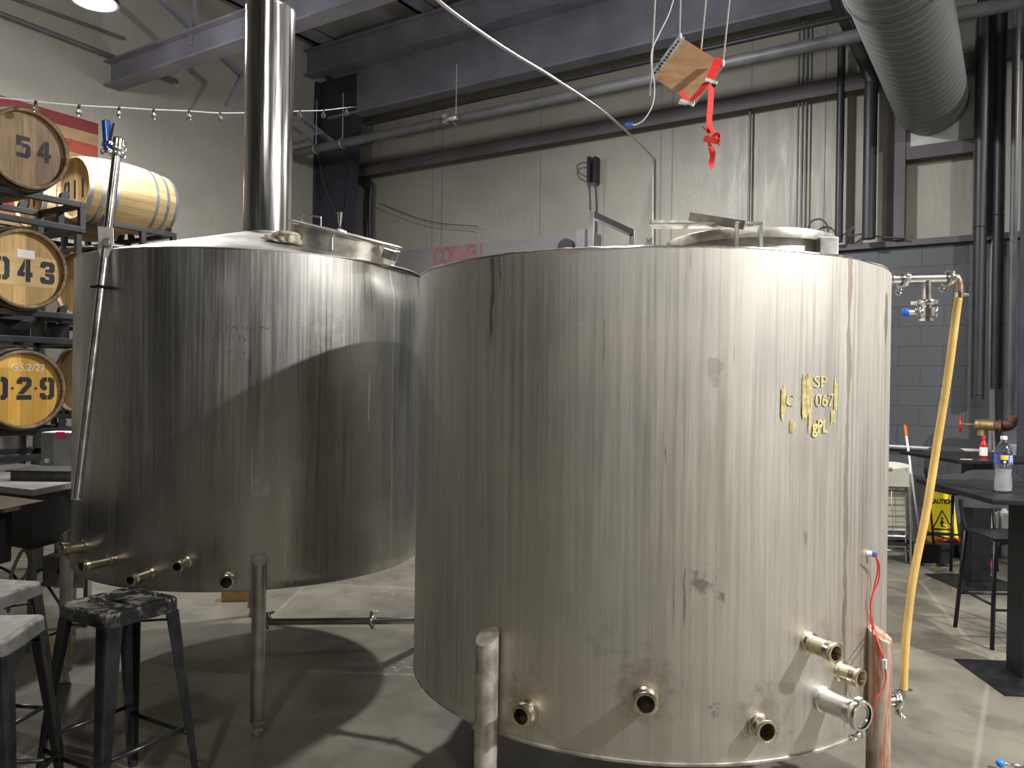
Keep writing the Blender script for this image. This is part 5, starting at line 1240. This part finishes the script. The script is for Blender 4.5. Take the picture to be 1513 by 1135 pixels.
# push broom with orange grip
a = atD(1337, 628, 7.55); b_ = atD(1360, 802, 7.5)
t = thing('broom', 'broom with orange grip and grey bristles standing beside the folding chairs', 'broom', (b_.x, b_.y, 0))
d_ = (b_-a).normalized()
obj('grip', MB().tube([a, a+d_*.10, a+d_*.105], [.013, .013, .009], 12), M['orange'], t, True)
obj('handle', MB().tube([a+d_*.10, b_+Vector((0, 0, .04))], .010, 10), M['white'], t, True)
g0 = Vector((b_.x, b_.y, .0)); zt = b_.z+.05
A = [(-.11, 0), (.12, 0), (.085, zt-.05), (-.075, zt-.05)]
MX = Matrix(((R_.x, 0, F_.x, g0.x), (R_.y, 0, F_.y, g0.y), (0, 1, 0, .0), (0, 0, 0, 1)))
obj('bristles', MB().prism(A, -.02, .03, MX), M['mopgrey'], t, True)
obj('bristle_cap', MB().prism([(-.08, zt-.05), (.09, zt-.05), (.05, zt-.01), (-.05, zt-.01)], -.022, .032, MX), M['greybox'], t, True)
# caution sign
q0 = W(4.15, 7.5)
t = thing('caution_sign', 'yellow folding caution wet floor sign behind the bar tables', 'sign', tuple(q0), PSI-.10)
hS = atD(1392, 716, 7.5).z
pn = [(-.155, 0), (.155, 0), (.105, hS-.03), (.08, hS), (-.08, hS), (-.105, hS-.03)]
K1 = Matrix.Rotation(-.12, 4, 'X') @ Matrix(((1, 0, 0, 0), (0, 0, 1, 0), (0, 1, 0, 0), (0, 0, 0, 1)))
K1 = Matrix.Rotation(-.12, 4, 'X') @ Matrix.Rotation(PI/2, 4, 'X')
fp = obj('front_panel', MB().prism(pn, -.006, .006, K1), M['yellow'], t)
K2 = Matrix.Translation((0, 2*hS*math.sin(.12), 0)) @ Matrix.Rotation(.12, 4, 'X') @ Matrix.Rotation(PI/2, 4, 'X')
obj('rear_panel', MB().prism(pn, -.006, .006, K2), M['yellow'], t)
tm_ = textmesh('CAUTION', .062, 1.0, .003)
for v in tm_.bm.verts: v.co = K1 @ Vector((v.co.x*.75, hS-.17+v.co.y, .0065+v.co.z*.5))
obj('caution_text', tm_, M['ink'], fp)
zt_ = hS-.24
def tri(s0): return [(-.105*s0, zt_-.20+(.0 if s0 == 1 else .016)), (.105*s0, zt_-.20+(.0 if s0 == 1 else .016)), (0, zt_-.005-(0 if s0 == 1 else .022))]
mb = MB()
T1, T2 = tri(1), tri(.78)
for i in range(3): mb.prism([T1[i], T1[(i+1) % 3], T2[(i+1) % 3], T2[i]], .0065, .0075, K1)
obj('triangle_mark', mb, M['ink'], fp)
mb = MB().prism([(-.015, zt_-.17), (.03, zt_-.175), (.035, zt_-.165), (.0, zt_-.155), (.012, zt_-.12), (-.004, zt_-.10), (-.022, zt_-.125)], .0065, .0075, K1)
for k_ in range(1): mb.prism([(-.002+.012*math.cos(a_*PI/4), zt_-.088+.012*math.sin(a_*PI/4)) for a_ in range(8)], .0065, .0075, K1)
mb.prism([(-.10, zt_-.235), (.10, zt_-.235), (.10, zt_-.222), (-.10, zt_-.222)], .0065, .0075, K1)
obj('slipping_figure', mb, M['ink'], fp)
# black dustpan and bin, red plastic things
q = atD(1383, 795, 7.1)
t = thing('dustpan', 'black lobby dustpan standing in front of the caution sign', 'dustpan', (q.x, q.y, 0), PSI-.1)
obj('pan', MB().prism([(-.16, 0.03), (.12, .03), (.12, .20), (-.14, .20)], -.06, .05, Matrix.Rotation(PI/2, 4, 'X')), M['black'], t)
obj('dustpan_handle', MB().tube([(-.02, 0, .2), (-.05, .03, .62)], .010, 8), M['black'], t)
def bagmesh(sx, sy, sz, sd):
    import mathutils
    mb = MB(); r = bmesh.ops.create_icosphere(mb.bm, subdivisions=3, radius=1)
    for v in r['verts']:
        n_ = 1+.3*mathutils.noise.noise(v.co*2.2+Vector((sd, 0, 0))); v.co = Vector((v.co.x*sx*n_, v.co.y*sy*n_, max(0, v.co.z*.9+.35)*sz*n_))
    for f_ in mb.bm.faces: f_.smooth = True
    return mb
q = atH(1399, 812, 0.05)
t = thing('red_bag', 'red and black duffel bag slumped on the floor under the far table', 'bag', (q.x, q.y, 0.002), PSI)
obj('bag_body', bagmesh(.20, .13, .13, 2), M['black'], t); obj('red_flap', MB().tube(smooth_path([(-.16, -.06, .12), (-.05, -.09, .16), (.1, -.06, .14), (.2, -.02, .09)], 4), [.022]*13, 8), M['redwheel'], t)
q = atH(1442, 820, 0.06)
t = thing('red_bottle', 'red plastic bottle with pale cap lying on the floor under the tables', 'bottle', (q.x, q.y, 0.0), PSI)
obj('bottle_body', MB().tube([(-.03, 0, .045), (-.028, 0, .045), (.0, 0, .10), (.03, 0, .165), (.035, 0, .18)], [.03, .045, .045, .04, .03], 20), M['redwheel'], t)
obj('pale_cap', MB().tube([(.034, 0, .178), (.045, 0, .205)], .034, 20), M['jug'], t)
q = atH(1457, 830, 0)
tag(obj('red_rag', bagmesh(.09, .05, .02, 6), M['redwheel']), 'flat scrap of red cloth on the floor right of the red bottle', 'cloth').location = (q.x, q.y, .0)
# jugs on a low shelf by the wall
zS = .27
sh = atD(1492, 772, 7.45)
t = thing('low_shelf', 'low black shelf against the block wall carrying white jugs', 'shelf', (sh.x, sh.y, 0), PSI)
obj('shelf_board', MB().box(-.34, .34, -.1, .12, zS-.02, zS), M['black'], t)
for x in (-.31, .31): obj('leg', MB().box(x-.015, x+.015, -.08, .10, 0, zS-.02), M['black'], t)
def jug(px, label, w_=.07):
    q = atD(px, 765, 7.45)
    t = thing('white_jug', label, 'jug', (q.x, q.y, zS+.001), PSI, 'white jugs on the low shelf')
    obj('jug_body', MB().box(-w_, w_, -.055, .055, 0, .17, None, .018).tube([(0, 0, .165), (0, 0, .185), (0, 0, .20)], [.05, .03, .02], 16), M['jug'], t)
    obj('cap', MB().cyl((0, 0, .198), (0, 0, .225), .021, 16), M['white'], t)
jug(1447, 'white jug on the low shelf, leftmost of three', .06); jug(1459, 'white jug on the low shelf, middle of three', .075); jug(1484, 'white jug on the low shelf, rightmost of three', .055)
# lid on the floor and blue valve handle
q = atH(1490, 1015, 0)
tag(obj('plastic_lid', MB().lathe([(0, .004), (.066, .004), (.070, .008), (.074, .008), (.075, .0), (0, .0005)], 40, Matrix.Translation((q.x, q.y, .001))), M['clearlid']), 'round clear plastic lid lying on the floor by the near table base', 'lid')
q = atH(1478, 1128, .03)
t = thing('ball_valve', 'steel valve with a blue ball handle lying on the floor at lower right', 'valve', (q.x, q.y, 0), PSI)
obj('handle_rod', MB().tube([(0, 0, .03), (.115, -.02, .026)], .005, 10), M['steel'], t)
mb = MB(); bmesh.ops.create_uvsphere(mb.bm, u_segments=24, v_segments=16, radius=.0175, matrix=Matrix.Translation((0, 0, .030)))
for f_ in mb.bm.faces: f_.smooth = True
obj('ball_knob', mb, plain('blue_ball', (.02, .20, .65), .25), t)
obj('valve_body', MB().tube([(.11, -.02, .035), (.115, -.02, .035), (.15, -.02, .035), (.155, -.02, .035)], [.02, .034, .034, .02], 24).cyl((.13, -.02, .0), (.13, -.02, .05), .016), M['steel'], t)
# drain debris on the floor
rd = random.Random(2)
mb = MB()
for (px, py, n, sp) in ((585, 992, 26, 26), (575, 880, 8, 30), (1450, 868, 6, 14), (1352, 930, 3, 20)):
    for i in range(n):
        q = atH(px+rd.gauss(0, sp*.5), py+rd.gauss(0, sp*.22), 0); r = rd.uniform(.004, .014)
        mb.prism([(q.x+r*math.cos(a_)*rd.uniform(.4, 1.6), q.y+r*math.sin(a_)*rd.uniform(.3, .8)) for a_ in (0, 1.3, 2.4, 3.6, 5)], .0003, .0018)
tag(obj('floor_crumbs', mb, M['concretewhite'], kind='stuff'), 'pale flakes and crumbs scattered on the concrete floor', 'debris')
